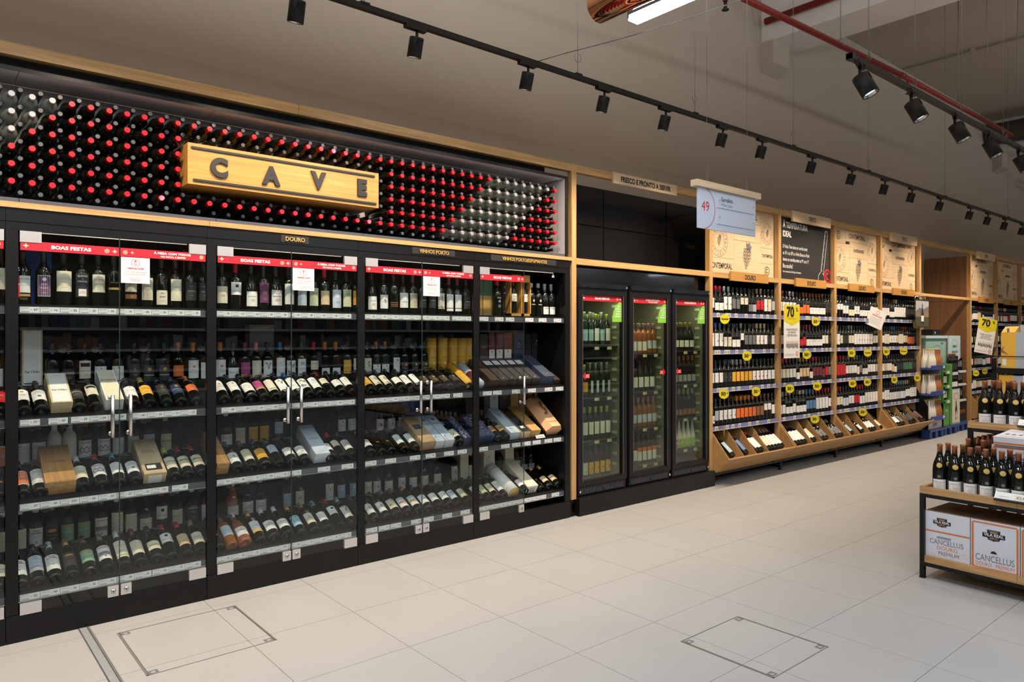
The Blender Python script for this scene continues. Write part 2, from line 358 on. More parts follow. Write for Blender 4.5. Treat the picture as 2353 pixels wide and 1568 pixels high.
D('alo', 'bur', 'dark', 'D', [H('C', .088, .200, .041)], [('QUINTA DE', .165, .005, 'A'), ('ALORNA', .154, .012, 'S'), ('=', .142, .016, 'H', 2), ('MARQUESA DE ALORNA', .122, .006, 'S'), ('Grande Reserva', .110, .006, 'S')], 'large cream')
D('panc', 'bdx', 'dark', 'D', [H('D', .06, .19), (.066, .105, .020, 'W')], [('QUINTA', .172, .013, 'W', 1), ('DE', .158, .008, 'W'), ('PANCAS', .143, .013, 'W', 1), ('TOURIGA', .090, .006, 'R'), ('NACIONAL', .081, .006, 'R')], 'black')
D('choc', 'bdx', 'dark', 'D', [H('C', .09, .19)], [('CHOCAPALHA', .158, .009, 'I'), ('=', .135, .028, 'I', 1), ('=', .122, .012, 'S', 3)], 'cream')
D('peri', 'bdx', 'dark', 'D', [(.108, .120, .036, 'A')], [('PERIQUITA', .145, .010, 'A', 1)], 'gold banded')
D('cop', 'bdx', 'dark', 'D', [H('C', .10, .18), (.06, .085, .034, 'T')], [('=', .15, .02, 'I', 3), ('o', .073, .006, 'O')], 'cream and copper')
D('rom', 'bdx', 'dark', 'D', [H('C', .055, .185, .034)], [('ROMANEIRA', .135, .007, 'I'), ('=', .12, .014, 'S', 2), ('o', .085, .007, 'E'), ('ROMANEIRA', .065, .005, 'I')], 'pale cream')
D('senn', 'bdx', 'dark', 'D', [H('C', .03, .115, .034)], [('MOR', .095, .009, 'I', 1), ('SENN', .072, .013, 'I', 1), ('=', .055, .014, 'S', 2)], 'low cream')
D('dk1', 'bdx', 'dark', 'D', [H('D', .06, .17)], [('=', .145, .016, 'S', 1), ('GRANDE RESERVA', .115, .006, 'W'), ('=', .09, .008, 'S', 1)], 'dark')
D('sousa', 'bdx', 'dark', 'D', [H('D', .05, .15)], [('JOSÉ DE SOUSA', .120, .011, 'W', 1), ('=', .10, .012, 'A', 2)], 'black')
D('mour', 'bdx', 'dark', 'D', [H('C', .09, .195, .034), (.15, .182, .026, 'K'), (.15, .16, .030, 'C')], [('QUINTA DO MOURO', .132, .008, 'I'), ('=', .112, .008, 'S', 2)], 'cream picture')
D('sara', 'bdx', 'dark', 'D', [H('W', .055, .160, .037)], [('o', .148, .005, 'O'), ('ANTÓNIO', .118, .011, 'S'), ('SARAMAGO', .104, .011, 'S')], 'white')
D('s', 'bdx', 'dark', 'D', [H('D', .05, .17)], [('S', .125, .030, 'A'), ('=', .105, .012, 'A', 2)], 'dark gold lettered')
D('fonte', 'bdx', 'dark', 'D', [H('D', .05, .16)], [('o', .135, .011, 'A'), ('FONTE DO OURO', .095, .010, 'W', 1)], 'dark gold emblem')
D('fontb', 'bdx', 'dark', 'N', [H('N', .06, .165)], [('o', .140, .010, 'A'), ('FONTE DO OURO', .105, .009, 'W', 1), ('=', .09, .012, 'A', 2)], 'navy')
D('oran', 'bdx', 'dark', 'O', [H('O', .085, .155)], [('=', .135, .018, 'A', 3)], 'orange')
D('oran2', 'bdx', 'dark', 'A', [H('Y', .07, .165)], [('=', .135, .022, 'T', 3), ('=', .095, .012, 'T', 2)], 'amber')
D('vin', 'bdx', 'dark', 'O', [H('W', .07, .185)], [('o', .145, .008, 'O'), ('VINHA DO', .118, .008, 'I'), ('CONTADOR', .106, .008, 'I')], 'white crested')
D('cres', 'bdx', 'dark', 'D', [H('W', .065, .170)], [('o', .145, .009, 'A'), ('=', .12, .016, 'S', 3)], 'white crested')
D('tapa', 'bdx', 'dark', 'T', [H('W', .05, .175, .038)], [('TAPADA DE', .152, .011, 'S', 1), ('COELHEIROS', .139, .010, 'S', 1), ('=', .125, .008, 'O', 1), ('#', .085, .008, 'C')], 'tall white')
D('tabo', 'bdx', 'dark', 'R', [H('W', .065, .165, .039)], [('TABOADELLA', .148, .012, 'R', 1), ('/\\', .105, .03, 'K'), ('=', .075, .018, 'S', 1)], 'black line drawing')
D('tabp', 'bdx', 'dark', 'G', [H('W', .055, .165, .039), (.085, .115, .035, 'I'), (.085, .096, .035, 'S')], [('TABOADELLA', .146, .012, 'R', 1), ('o', .075, .005, 'R')], 'landscape picture')
D('malu', 'bdx', 'dark', 'L', [H('W', .065, .165, .035)], [('MONTE MALUCO', .12, .010, 'S'), ('14', .095, .010, 'B')], 'white')
D('fugi', 'bdx', 'dark', 'U', [H('C', .055, .165, .035)], [('CASA DA PASSARELLA', .150, .006, 'I'), ('O FUGITIVO', .115, .013, 'K', 1), ('=', .09, .014, 'S', 3)], 'yellowish cream')
D('beyr', 'bdx', 'dark', 'R', [H('C', .055, .160, .036)], [('BEYRA', .115, .018, 'K', 1), ('=', .145, .014, 'I', 1), ('=', .09, .020, 'R', 2)], 'cream')
D('quma', 'bdx', 'dark', 'D', [H('W', .06, .16, .038)], [('Quinta', .142, .014, 'I'), ('das Marias', .127, .014, 'I'), ('o', .095, .009, 'I')], 'white script')
D('ered', 'bdx', 'dark', 'T', [H('W', .05, .17, .037), H('O', .055, .165, .035)], [('=', .12, .02, 'W', 3)], 'red orange')
D('cort', 'bdx', 'dark', 'W', [H('C', .055, .165, .034)], [('Hortas', .135, .014, 'S'), ('=', .115, .018, 'S', 3)], 'cream')
D('vila', 'bdx', 'dark', 'W', [H('W', .045, .160, .038)], [('VILLA', .142, .013, 'K', 1), ('OLIVEIRA', .128, .013, 'K', 1), ('=', .112, .015, 'S', 2), ('o', .08, .005, 'A')], 'white black lettered')
D('abel', 'bdx', 'dark', 'D', [H('V', .09, .175, .037), (.055, .088, .037, 'S')], [('Pai', .158, .013, 'I'), ('Abel', .143, .013, 'I'), ('=', .12, .02, 'S', 2)], 'silver grey')
D('dgol', 'bdx', 'dark', 'A', [H('D', .05, .16), (.125, .142, .022, 'A')], [('CARROCEL', .105, .010, 'A'), ('=', .09, .02, 'A', 2)], 'black and gold')
D('ggol', 'bdx', 'dark', 'T', [H('G', .06, .155, .037), (.138, .150, .026, 'A')], [('Encruzado', .110, .013, 'W')], 'green')
D('mont', 'bdx', 'dark', 'W', [H('C', .045, .185, .036), (.06, .064, .036, 'K')], [('VINHAS VELHAS', .165, .006, 'S'), ('MONTARIA', .14, .011, 'I'), ('No.', .125, .011, 'I'), ('=', .10, .02, 'S', 2)], 'tall cream')
D('rebe', 'bdx', 'dark', 'T', [H('C', .055, .165, .037)], [('25 REBENTOS', .142, .011, 'S', 1), ('=', .125, .020, 'H', 5)], 'cream')
D('anet', 'bur', 'dark', 'D', [H('C', .055, .125, .038)], [('ANETO', .085, .016, 'A', 1), ('=', .07, .014, 'S', 2)], 'low cream')
D('carv', 'bdx', 'dark', 'R', [H('W', .105, .185, .037), (.152, .170, .009, 'K')], [('CARVALHAS', .125, .011, 'I')], 'high white')
D('cv', 'bdx', 'dark', 'R', [H('H', .06, .155, .037)], [('CV', .115, .024, 'S', 1), ('=', .095, .016, 'S', 2)], 'beige')
D('redo', 'bdx', 'dark', 'G', [H('C', .055, .150, .036)], [('Redoma', .105, .016, 'Z'), ('=', .09, .014, 'S', 2)], 'cream green lettered')
D('conv', 'bdx', 'dark', 'W', [H('D', .05, .18)], [('QUINTA DO', .155, .006, 'W'), ('CONVENTO', .142, .011, 'W', 1), ('=', .125, .014, 'S', 2), ('o', .09, .005, 'A')], 'black lettered')
D('xis', 'bdx', 'dark', 'D', [H('C', .05, .155)], [('XISTO', .12, .014, 'I'), ('=', .10, .012, 'R', 2)], 'cream')
D('quin', 'bur', 'dark', 'D', [H('W', .035, .130, .040)], [('QUINTA NOVA', .095, .010, 'I'), ('=', .078, .012, 'A', 3)], 'low white')
D('purp', 'bdx', 'dark', 'D', [H('P', .06, .19, .033)], [('Quinta', .130, .009, 'A'), ('ROSEIRA', .120, .009, 'A'), ('=', .09, .014, 'A', 3)], 'purple')
D('mag', 'bdx', 'dark', 'Q', [H('M', .085, .165, .036), (.065, .084, .036, 'A')], [('Quinta do', .150, .009, 'A'), ('Mirante', .138, .010, 'A')], 'magenta')
D('mxis', 'bur', 'dark', 'D', [H('W', .045, .145, .040)], [('MONTE XISTO', .100, .012, 'I', 1), ('=', .125, .018, 'R', 2), ('=', .085, .018, 'R', 3)], 'white red swirl')
D('arch', 'bdx', 'dark', 'D', [H('W', .055, .19)], [('=', .16, .012, 'S', 2), ('=', .12, .016, 'V', 5), ('=', .08, .012, 'S', 2)], 'tall white')
D('gwh', 'bdx', 'dark', 'D', [H('V', .05, .17)], [('=', .14, .016, 'S', 4)], 'silver grey')
D('egrn', 'bdx', 'dark', 'D', [H('E', .05, .17)], [('=', .14, .02, 'Z', 4)], 'pale green')
D('gcir', 'bur', 'dark', 'D', [H('V', .04, .165)], [('o', .12, .010, 'W'), ('=', .08, .014, 'I', 2)], 'grey white')
D('muri', 'bdx', 'dark', 'J', [H('C', .045, .175, .037)], [('=', .155, .01, 'S', 1), ('MURIÇAS', .058, .012, 'K', 1)], 'tall cream')
D('vee', 'bdx', 'dark', 'D', [H('W', .045, .175, .036)], [('V', .16, .020, 'I'), ('=', .07, .014, 'S', 2)], 'white wedge')
D('blut', 'bdx', 'dark', 'B', [H('W', .045, .19, .035)], [('=', .16, .014, 'S', 2), ('#', .11, .022, 'V'), ('=', .055, .01, 'I', 1)], 'white blue sketch')
D('patt', 'bdx', 'dark', 'D', [H('W', .055, .17, .038)], [('#', .112, .034, 'K'), ('#', .100, .030, 'I')], 'black pattern')
D('bsq', 'bdx', 'dark', 'D', [H('W', .05, .18, .034), (.135, .160, .013, 'B')], [('=', .115, .018, 'S', 3), ('=', .07, .012, 'S', 2)], 'blue square')
D('smc', 'bdx', 'dark', 'R', [H('C', .10, .165, .032)], [('=', .145, .022, 'T', 2), ('=', .12, .014, 'S', 2)], 'small cream')
D('loww', 'bdx', 'dark', 'O', [H('W', .045, .110, .036)], [('TERRAÇOS', .075, .009, 'S'), ('=', .095, .008, 'S', 1)], 'low white')
D('yel', 'bdx', 'dark', 'D', [H('Y', .065, .165, .036), (.078, .081, .036, 'K')], [('=', .14, .018, 'T', 2), ('=', .11, .02, 'A', 3)], 'amber')
D('yelb', 'bur', 'dark', 'N', [H('Y', .045, .145, .041), (.058, .061, .041, 'K')], [('=', .125, .022, 'T', 2), ('=', .10, .02, 'A', 3)], 'amber')
D('anta', 'bdx', 'dark', 'D', [H('V', .105, .185, .034)], [('Quinta', .165, .012, 'N'), ('Antiga', .15, .012, 'N'), ('=', .13, .014, 'S', 2)], 'high pale grey')
D('teod', 'bdx', 'dark', 'D', [H('W', .08, .165, .035)], [('o', .148, .006, 'O'), ('TEODEMAR', .12, .010, 'I')], 'white copper dot')
D('sluiz', 'bur', 'rose', 'W', [H('W', .045, .12, .042)], [('São', .098, .012, 'O'), ('LUIZ', .084, .014, 'A', 1), ('=', .065, .02, 'S', 2)], 'white')
D('sluiw', 'bur', 'dark', 'W', [H('W', .055, .13, .042)], [('São LUIZ', .100, .014, 'A', 1), ('=', .082, .02, 'S', 2)], 'white gold lettered')
D('ambr', 'bdx', 'amber', 'D', [H('V', .075, .165, .037)], [('=', .13, .022, 'S', 3)], 'pale violet')
D('vale', 'bur', 'dark', 'W', [H('W', .05, .135, .042)], [('VALE', .105, .013, 'I', 1), ('D.MARIA', .090, .013, 'I', 1), ('=', .075, .016, 'S', 2)], 'white')
D('bas', 'bdx', 'dark', 'A', [H('W', .06, .165, .036), (.062, .08, .036, 'Y')], [('#', .145, .010, 'V'), ('BASELHAS', .115, .010, 'I')], 'white orange band')
D('pach', 'bdx', 'dark', 'A', [H('L', .055, .150, .037)], [('o', .135, .006, 'Z'), ('PACHECA', .100, .012, 'B')], 'pale blue')
D('qcre', 'bdx', 'dark', 'A', [H('C', .055, .155, .036)], [('#', .135, .014, 'G'), ('QUINTA NOVA', .10, .009, 'I'), ('=', .085, .014, 'S', 2)], 'cream')
D('coli', 'bdx', 'dark', 'L', [H('W', .06, .145, .036)], [('CÔTO DE GOMARIZ', .105, .008, 'S'), ('=', .09, .014, 'S', 2)], 'white')
D('vgol', 'bdx', 'dark', 'V', [H('W', .055, .175, .036)], [('V', .16, .018, 'A'), ('=', .08, .014, 'S', 2)], 'tall white gold wedge')
D('vblk', 'bdx', 'dark', 'V', [H('W', .05, .165, .036)], [('V', .165, .024, 'I'), ('=', .068, .02, 'A', 2)], 'white wedge')
D('carm', 'bdx', 'dark', 'D', [H('L', .06, .155, .035)], [('o', .125, .008, 'W'), ('CARM', .09, .014, 'S', 1)], 'pale teal')
D('vmar', 'bdx', 'dark', 'D', [H('W', .045, .145, .038)], [('#', .125, .008, 'I'), ('QUINTA', .105, .008, 'S'), ('VALE D.MARIA', .093, .009, 'S')], 'white')
D('dcop', 'bdx', 'dark', 'D', [(.075, .080, .036, 'T'), (.088, .093, .036, 'T'), (.062, .067, .036, 'T')], [('o', .17, .008, 'T')], 'dark copper banded')
D('laro', 'bur', 'dark', 'D', [H('W', .055, .165, .041)], [('LAROSA', .095, .013, 'I'), ('=', .15, .02, 'S', 2)], 'white diagonal')
D('wstr', 'bdx', 'dark', 'Q', [H('W', .065, .17, .037), (.04, .06, .037, 'W')], [('=', .155, .01, 'S', 1)], 'plain white')
D('cras', 'bdx', 'dark', 'O', [H('W', .055, .125, .037)], [('o', .112, .006, 'I'), ('CRASTO', .085, .014, 'S', 1), ('=', .07, .02, 'O', 1)], 'low white')
D('crcr', 'bdx', 'dark', 'D', [H('C', .055, .175, .034), (.065, .068, .034, 'K')], [('o', .145, .007, 'I'), ('CRASTO', .125, .009, 'I'), ('#', .09, .012, 'I')], 'tall cream')
D('ho', 'bdx', 'dark', 'D', [H('W', .05, .175, .032), (.055, .065, .024, 'L')], [('o', .155, .008, 'B'), ('H.O', .125, .018, 'B'), ('=', .11, .010, 'S', 2)], 'white blue lettered')
D('port', 'prt', 'dark', 'D', [H('D', .05, .14)], [('o', .118, .010, 'A'), ('PORTAL', .085, .011, 'A', 1), ('=', .07, .016, 'A', 2)], 'dark gold')
D('qtal', 'bdx', 'dark', 'D', [H('W', .05, .165, .038)], [('QUINTAL', .12, .012, 'S', 1), ('=', .105, .018, 'S', 3)], 'white')
D('wysm', 'bdx', 'dark', 'D', [H('W', .085, .16, .030), (.070, .084, .030, 'Y')], [('=', .135, .014, 'I', 3)], 'white yellow edged')
D('darks', 'bdx', 'dark', 'D', [(.085, .10, .012, 'T')], [('o', .092, .006, 'O')], 'unlabelled dark')
D('esta', 'bur', 'dark', 'D', [H('W', .045, .135, .042)], [('o', .118, .006, 'C'), ('ESTELAS', .085, .014, 'S', 1)], 'wide white')
D('oval', 'bur', 'dark', 'T', [H('W', .055, .135, .041)], [('o', .100, .010, 'H'), ('=', .075, .014, 'S', 1)], 'white oval')
D('bwp', 'bur', 'dark', 'V', [H('C', .05, .145, .041)], [('#', .10, .034, 'K'), ('#', .10, .030, 'I')], 'black botanical')
D('yw', 'bur', 'dark', 'F', [H('W', .045, .145, .041), (.12, .143, .041, 'L'), (.085, .10, .022, 'Y', -.014)], [('=', .08, .018, 'A', 3)], 'pale yellow blotched')
D('rdbl', 'bdx', 'dark', 'G', [H('V', .05, .145, .037)], [('Redoma', .115, .016, 'N', 1), ('BRANCO', .095, .007, 'I')], 'pale blue grey')
D('egn', 'bdx', 'dark', 'D', [H('E', .05, .145, .037)], [('o', .13, .006, 'Z'), ('=', .105, .018, 'G', 3)], 'pale green')
D('capu', 'bdx', 'dark', 'V', [H('W', .035, .10, .036)], [('KAPUKAS', .085, .011, 'N', 1), ('VINTAGE', .072, .006, 'N'), ('20', .05, .007, 'R')], 'low white')
D('pv', 'prt', 'dark', 'V', [], [('o', .15, .011, 'S'), ('PORTAL', .112, .012, 'W', 1)], 'white lettered')
D('t20', 'prt', 'dark', 'R', [], [('Noval', .155, .018, 'W', 1), ('20', .125, .024, 'W', 1), ('=', .10, .014, 'L', 4)], 'white numeral')
D('chg', 'bur', 'dark', 'D', [H('A', .055, .115, .042)], [('=', .09, .02, 'C', 2)], 'gold')
D('champ', 'bur', 'dark', 'A', [H('H', .05, .115, .042)], [('=', .09, .02, 'T', 2)], 'pale gold')
D('gryl', 'bur', 'dark', 'D', [H('S', .05, .105, .042)], [('=', .085, .018, 'I', 1)], 'grey')
D('gblk', 'bdx', 'dark', 'D', [H('A', .075, .15, .034)], [('=', .12, .02, 'K', 3)], 'gold')
D('wcra', 'bur', 'dark', 'D', [H('W', .05, .125, .040)], [('o', .108, .006, 'O'), ('=', .085, .016, 'S', 2)], 'white')
D('wrap', 'bdx', 'milk', 'W', [], [], 'white paper wrapped')
D('pinkw', 'bdx', 'dark', 'D', [H('J', .05, .16, .036), H('W', .055, .155, .034)], [], 'pink white')
D('redl', 'bdx', 'dark', 'R', [H('R', .05, .16)], [('=', .12, .02, 'W', 2)], 'red')
D('table', 'bur', 'dark', 'F', [(.008, .073, .0415, 'W'), (.083, .100, .009, 'I')], [('CANCELLUS', .052, .0115, 'I'), ('DOURO', .039, .0085, 'O'), ('PREMIUM', .0265, .0085, 'I'), ('=', .020, .012, 'S', 2), ('1934', .088, .007, 'O')], 'white')

def bottle(des, loc, rot, label, group=None, name='wine_bottle', cat='wine bottle', n=16, seal=False, disc=False):
    shape, glass, foil, bands, texts, word = DS[des] if isinstance(des, str) else des
    o = obj(name, body_mesh(shape, glass, n), None, loc, rot); tag(o, label, cat, group)
    obj('capsule', cap_mesh(shape, foil, max(8, n-2)), o)
    if bands or texts: obj('label', label_mesh(shape, bands, texts, des if isinstance(des, str) else repr((shape, bands, texts))), o)
    if seal: obj('seal', seal_mesh(), o)
    if disc: obj('security_disc', disc_mesh(), o, (0, 0, 0))
    return o
def seal_mesh():
    if 'seal' not in _lm:
        mb = MB(); vs = []
        for i in range(14):
            a = 2*math.pi*i/14; x, z = .0165*math.cos(a), .0165*math.sin(a); zz = .164+z; r = .042-(zz-.135)*.087 if zz < .158 else .040-(zz-.158)*.25
            vs.append((x, -math.sqrt(max(1e-6, (r+.0014)**2-x*x)), zz))
        vs.append((0, -.0403, .164)); mb.add(vs, [(i, (i+1) % 14, 14) for i in range(14)], 'seal_gold', True)
        _lm['seal'] = mb.mesh('seal')
    return _lm['seal']
def disc_mesh():
    if 'disc' not in _lm:
        mb = MB(); M = Matrix.Translation((-.03, -.018, .262)) @ Matrix.Rotation(R(65), 4, 'X')
        mb.lathe([(.006, -.004), (.022, -.003), (.024, 0), (.022, .003), (.006, .005)], 'rail_grey', 16, M)
        mb.path([(-.03, -.018, .262), (-.008, -.022, .27), (.014, -.018, .272), (.026, -.008, .285)], .0012, 'steel', 5)
        mb.lathe([(.0165, .25), (.0165, .253)], 'steel', 12)
        _lm['disc'] = mb.mesh('security_disc')
    return _lm['disc']

# ------------------------------------------------------------------ room
fl = obj('floor', MB().add([(-9, -16, -.006), (30, -16, -.006), (30, .75, -.006), (-9, .75, -.006)], [(0, 1, 2, 3)], 'floor_far')); struct(fl, 'pale beige square floor tiles in front of the wine cabinets')
tm = MB(); b_ = .0013
tm.add([(b_, b_, .0), (.603-b_, b_, .0), (.603-b_, .603-b_, .0), (b_, .603-b_, .0), (0+b_, b_, -.005), (.603-b_, b_, -.005), (.603-b_, .603-b_, -.005), (b_, .603-b_, -.005)],
       [(0, 1, 2, 3), (4, 5, 1, 0), (5, 6, 2, 1), (6, 7, 3, 2), (7, 4, 0, 3)], 'floor_tile')
tme = tm.mesh('tile'); cnt = 0
for j in range(-7, 3):
    for i in range(-3, 24):
        x0, y0 = 1.354+.603*i, -.74+.603*j
        if y0 > .4 or not any(in_frame(x0+a, y0+b, 0, 30) for a in (0, .3, .603) for b in (0, .3, .603)): continue
        if cnt < 298: obj('tile', tme, fl, (x0, y0, 0)); cnt += 1
# joint grout under the loose tiles
obj('grout', MB().add([(-1.1, -4.4, -.0045), (15.4, -4.4, -.0045), (15.4, .6, -.0045), (-1.1, .6, -.0045)], [(0, 1, 2, 3)], 'wire_steel'), fl)
wb = obj('wall_back', MB().box(-9, 30, .75, .95, 0, 6.3, 'wall_paint')); struct(wb, 'tall taupe painted wall above the shelving')
for nm, b in (('wall_left', (-9.2, -9, -16, .95)), ('wall_right', (30, 30.2, -16, .95)), ('wall_front', (-9, 30, -16.2, -16))):
    struct(obj(nm, MB().box(*b, 0, 6.3, 'wall_paint')), 'taupe painted wall of the shop')
struct(obj('ceiling', MB().box(-9, 30, -16, .95, 6.25, 6.4, 'ceiling_paint')), 'taupe painted ceiling high above the aisle')
# concrete beams across the aisle with corbels
for n_, (x0, x1, zb) in enumerate(((8.77, 9.42, 5.52), (18.0, 18.6, 5.55))):
    bm_ = MB().box(x0, x1, -16, .75, zb, 6.25, 'beam_paint')
    o = obj('ceiling_beam', bm_); struct(o, 'pale concrete beam under the ceiling, '+('near the red cross pipe' if n_ == 0 else 'far end of the aisle'))
    c = MB().prism([(.75, zb), (.57, zb), (.57, zb-.30), (.75, zb-.40)], x0-.02, x0+.40, 'wall_paint')
    obj('corbel', c, o)
# thin conduits on the ceiling
cd = MB().tube((9.45, -3.1, 6.23), (30, -3.1, 6.23), .012, 'ceiling_paint').tube((13.2, .7, 6.22), (13.2, -10, 6.22), .014, 'ceiling_paint')
for i in range(8): cd.box(13.17, 13.23, -.4-i*1.2, -.34-i*1.2, 6.2, 6.25, 'ceiling_paint')
tag(obj('ceiling_conduit', cd), 'thin taupe cable conduits crossing the ceiling', 'conduit')
dp = MB().tube((17.55, .70, 5.85), (17.55, -12, 5.85), .22, 'duct_paint', 16)
tag(obj('air_duct', dp), 'dark round air duct below the ceiling, far end of aisle', 'duct')
ct = MB()
for y in (-.35, -1.1): ct.tube((19.6, y, 4.9), (19.6, y, 6.2), .02, 'black_metal').tube((22.5, y, 4.9), (22.5, y, 6.2), .02, 'black_metal').tube((19.4, y, 4.9), (24, y, 4.9), .02, 'black_metal')
for i in range(20): ct.tube((19.5+i*.22, -.3, 4.9), (19.5+i*.22, -1.15, 4.9), .012, 'black_metal')
ct.tube((19.4, -.35, 4.9), (19.6, -1.3, 4.6), .03, 'black_metal')
tag(obj('cable_ladder', ct), 'black cable ladder hanging near the far wall', 'cable ladder')
# sprinkler pipes
sp = empty('sprinkler_pipe'); tag(sp, 'long red sprinkler pipe running above the near spotlight track', 'pipe')
YP, ZP = -1.02, 4.503
ZX = lambda x: 4.503+.030*(x-5.39) if x < 8.84 else 4.6065+.0066*(x-8.84)
obj('pipe', MB().tube((1.0, YP, ZX(1)), (8.84, YP, ZX(8.84)), .03, 'pipe_red', 12).tube((8.84, YP, ZX(8.84)), (12.78, YP, ZX(12.78)), .03, 'pipe_red', 12).tube((8.76, YP, ZX(8.76)), (8.84, YP, ZX(8.84)), .036, 'pipe_red', 12), sp)
for x in (5.25, 8.98, 12.5):
    ZP = ZX(x)
    obj('sprinkler_head', MB().tube((x, YP, ZP), (x, YP, ZP-.1), .022, 'pipe_red').tube((x, YP, ZP-.1), (x, YP, ZP-.16), .014, 'black_metal').lathe([(.03, ZP-.175), (.03, ZP-.168)], 'black_metal', 12, Matrix.Translation((x, YP, 0))), sp)
for x in (2.6, 7.3, 10.58):
    ZP = ZX(x)
    h = MB().tube((x, YP, ZP+.06), (x, YP, 6.25), .006, 'wire_steel')
    h.path([(x, YP+.035*math.sin(a*math.pi/4), ZP+.02+.045*math.cos(a*math.pi/4)) for a in range(9)], .004, 'wire_steel'); obj('pipe_hanger', h, sp)
cp = MB().tube((8.62, .6, 5.72), (8.62, -12, 5.72), .045, 'pipe_red', 12)
tag(obj('sprinkler_pipe', cp), 'red cross pipe beside the pale concrete beam', 'pipe')
# loose threaded rods
for i, (u, Y, z0) in enumerate(((2141, -3.0, 5.3), (2183, -2.0, 5.1), (2268, -1.4, 5.0), (2339, -1.6, 4.7))):
    x = XU(u, Y); tag(obj('threaded_rod', MB().tube((x, Y, z0), (x, Y, 6.25), .006, 'wire_steel')), 'thin steel rod hanging from the ceiling, %s from the beam' % ordn(i+1), 'rod', 'loose ceiling rods')

# ------------------------------------------------------------------ track lights
def spot_meshes(k):
    body = MB(); pr = [(.0, .0), (.040*k, 0), (.044*k, .004), (.044*k, .118*k), (.041*k, .118*k), (.038*k, .108*k), (.037*k, .096*k), (0, .096*k)]
    body.lathe(pr, 'spot_black', 20)
    for i in range(6): body.box(-.02*k, .02*k, .028*k, .0445*k, (.012+.006*i)*k, (.014+.006*i)*k, 'black_void')
    return body
_sm = {}
def spotlight(x, Y, z, tilt, k, label, group, energy, yaw=0, colour=WARM, cone=112):
    r = empty('track_spotlight', (x, Y, z), (0, 0, yaw)); tag(r, label, 'spotlight', group)
    if k not in _sm:
        _sm[k] = (MB().box(-.085*k, .06*k, -.018, .018, -.022, .0, 'spot_black').mesh('adapter'), MB().tube((0, 0, -.02), (0, 0, -.085*k), .009*k, 'spot_black').mesh('stem'),
                  spot_meshes(k).mesh('lamp_housing'), MB().lathe([(0, 0), (.036*k, 0)], 'spot_glow', 20).mesh('lens'), MB().lathe([(.030*k, 0), (.038*k, .012*k)], 'steel', 20, cap=False).mesh('reflector_ring'))
    a, s, hb, le, rg = _sm[k]
    obj('adapter', a, r); obj('stem', s, r)
    # housing pivots at its back end; axis points along local +Z -> aim
    h = obj('lamp_housing', hb, r, (0, 0, -.062*k), (math.pi+tilt, 0, 0))
    obj('lens', le, h, (0, 0, .100*k)); obj('reflector_ring', rg, h, (0, 0, .104*k))
    ld = bpy.data.lights.new('spot', 'SPOT'); ld.energy = energy; ld.color = colour; ld.spot_size = R(cone); ld.spot_blend = 0.9; ld.shadow_soft_size = .03*k
    lo = bpy.data.objects.new('spot', ld); COL.objects.link(lo); lo.parent = r
    lo.location = (0, math.sin(tilt)*.125*k, -.062*k-math.cos(tilt)*.125*k); lo.rotation_euler = (tilt, 0, 0)
    return r
T1Y, T1Z = -.75, 3.475
tr = empty('light_track'); tag(tr, 'long black spotlight track hanging in front of the wine cabinets', 'light track')
for a, b in ((-3, 1.9), (1.9, 4.25), (4.25, 7.0), (7.0, 10.0), (10.0, 13.0), (13.0, 16.5)): obj('rail', MB().box(a, b-.003, T1Y-.018, T1Y+.018, T1Z, T1Z+.032, 'spot_black'), tr)
for x in (2.02, 3.77, 5.2, 6.85, 8.55, 10.9, 13.6):
    c = MB().tube((x, T1Y, T1Z+.03), (x, T1Y, 6.25), .0022, 'wire_steel', 5).box(x-.03, x+.03, T1Y-.02, T1Y+.02, T1Z+.028, T1Z+.042, 'spot_black')
    c.path([(x+.035*math.sin(t*math.pi/4), T1Y, T1Z+.16+.035*math.cos(t*math.pi/4)) for t in range(8)], .002, 'wire_steel', 4); obj('hanging_wire', c, tr)
SX = [-1.1, -.2, .75, 1.62, 2.38, 3.286, 4.058, 4.802, 5.619, 6.277, 7.243, 8.14, 9.0, 9.797, 10.74, 11.885, 12.65, 13.45, 14.35]
for i, x in enumerate(SX):
    spotlight(x, T1Y, T1Z, R(17), 1.0, 'black track spotlight, %s from the left along the long track' % ordn(i+1), 'spotlights on the long track', SPOT1_W*(1.0 if i < 9 else 0.95))
T2Y, T2Z = -2.22, 3.475
tr = empty('light_track'); tag(tr, 'short black spotlight track below the red sprinkler pipe', 'light track')
obj('rail', MB().box(4.9, 12.5, T2Y-.02, T2Y+.02, T2Z, T2Z+.036, 'spot_black').box(4.9, 4.95, T2Y-.024, T2Y+.024, T2Z-.004, T2Z+.04, 'black_metal'), tr)
for x in (5.2, 6.0, 7.0, 8.1): 
    c = MB().tube((x, T2Y, T2Z+.03), (x, T2Y, 6.25), .0022, 'wire_steel', 5)
    c.path([(x+.03*math.sin(t*math.pi/4), T2Y, T2Z+.09+.03*math.cos(t*math.pi/4)) for t in range(8)], .002, 'wire_steel', 4); obj('hanging_wire', c, tr)
for i, x in enumerate((5.06, 5.93, 6.84, 7.67, 8.57, 9.5)):
    spotlight(x, T2Y, T2Z, -R(26), 1.32, 'large black track spotlight, %s from the end cap of the short track' % ordn(i+1), 'spotlights on the short track', SPOT2_W, yaw=R(15), colour=(1, .86, .70), cone=70)
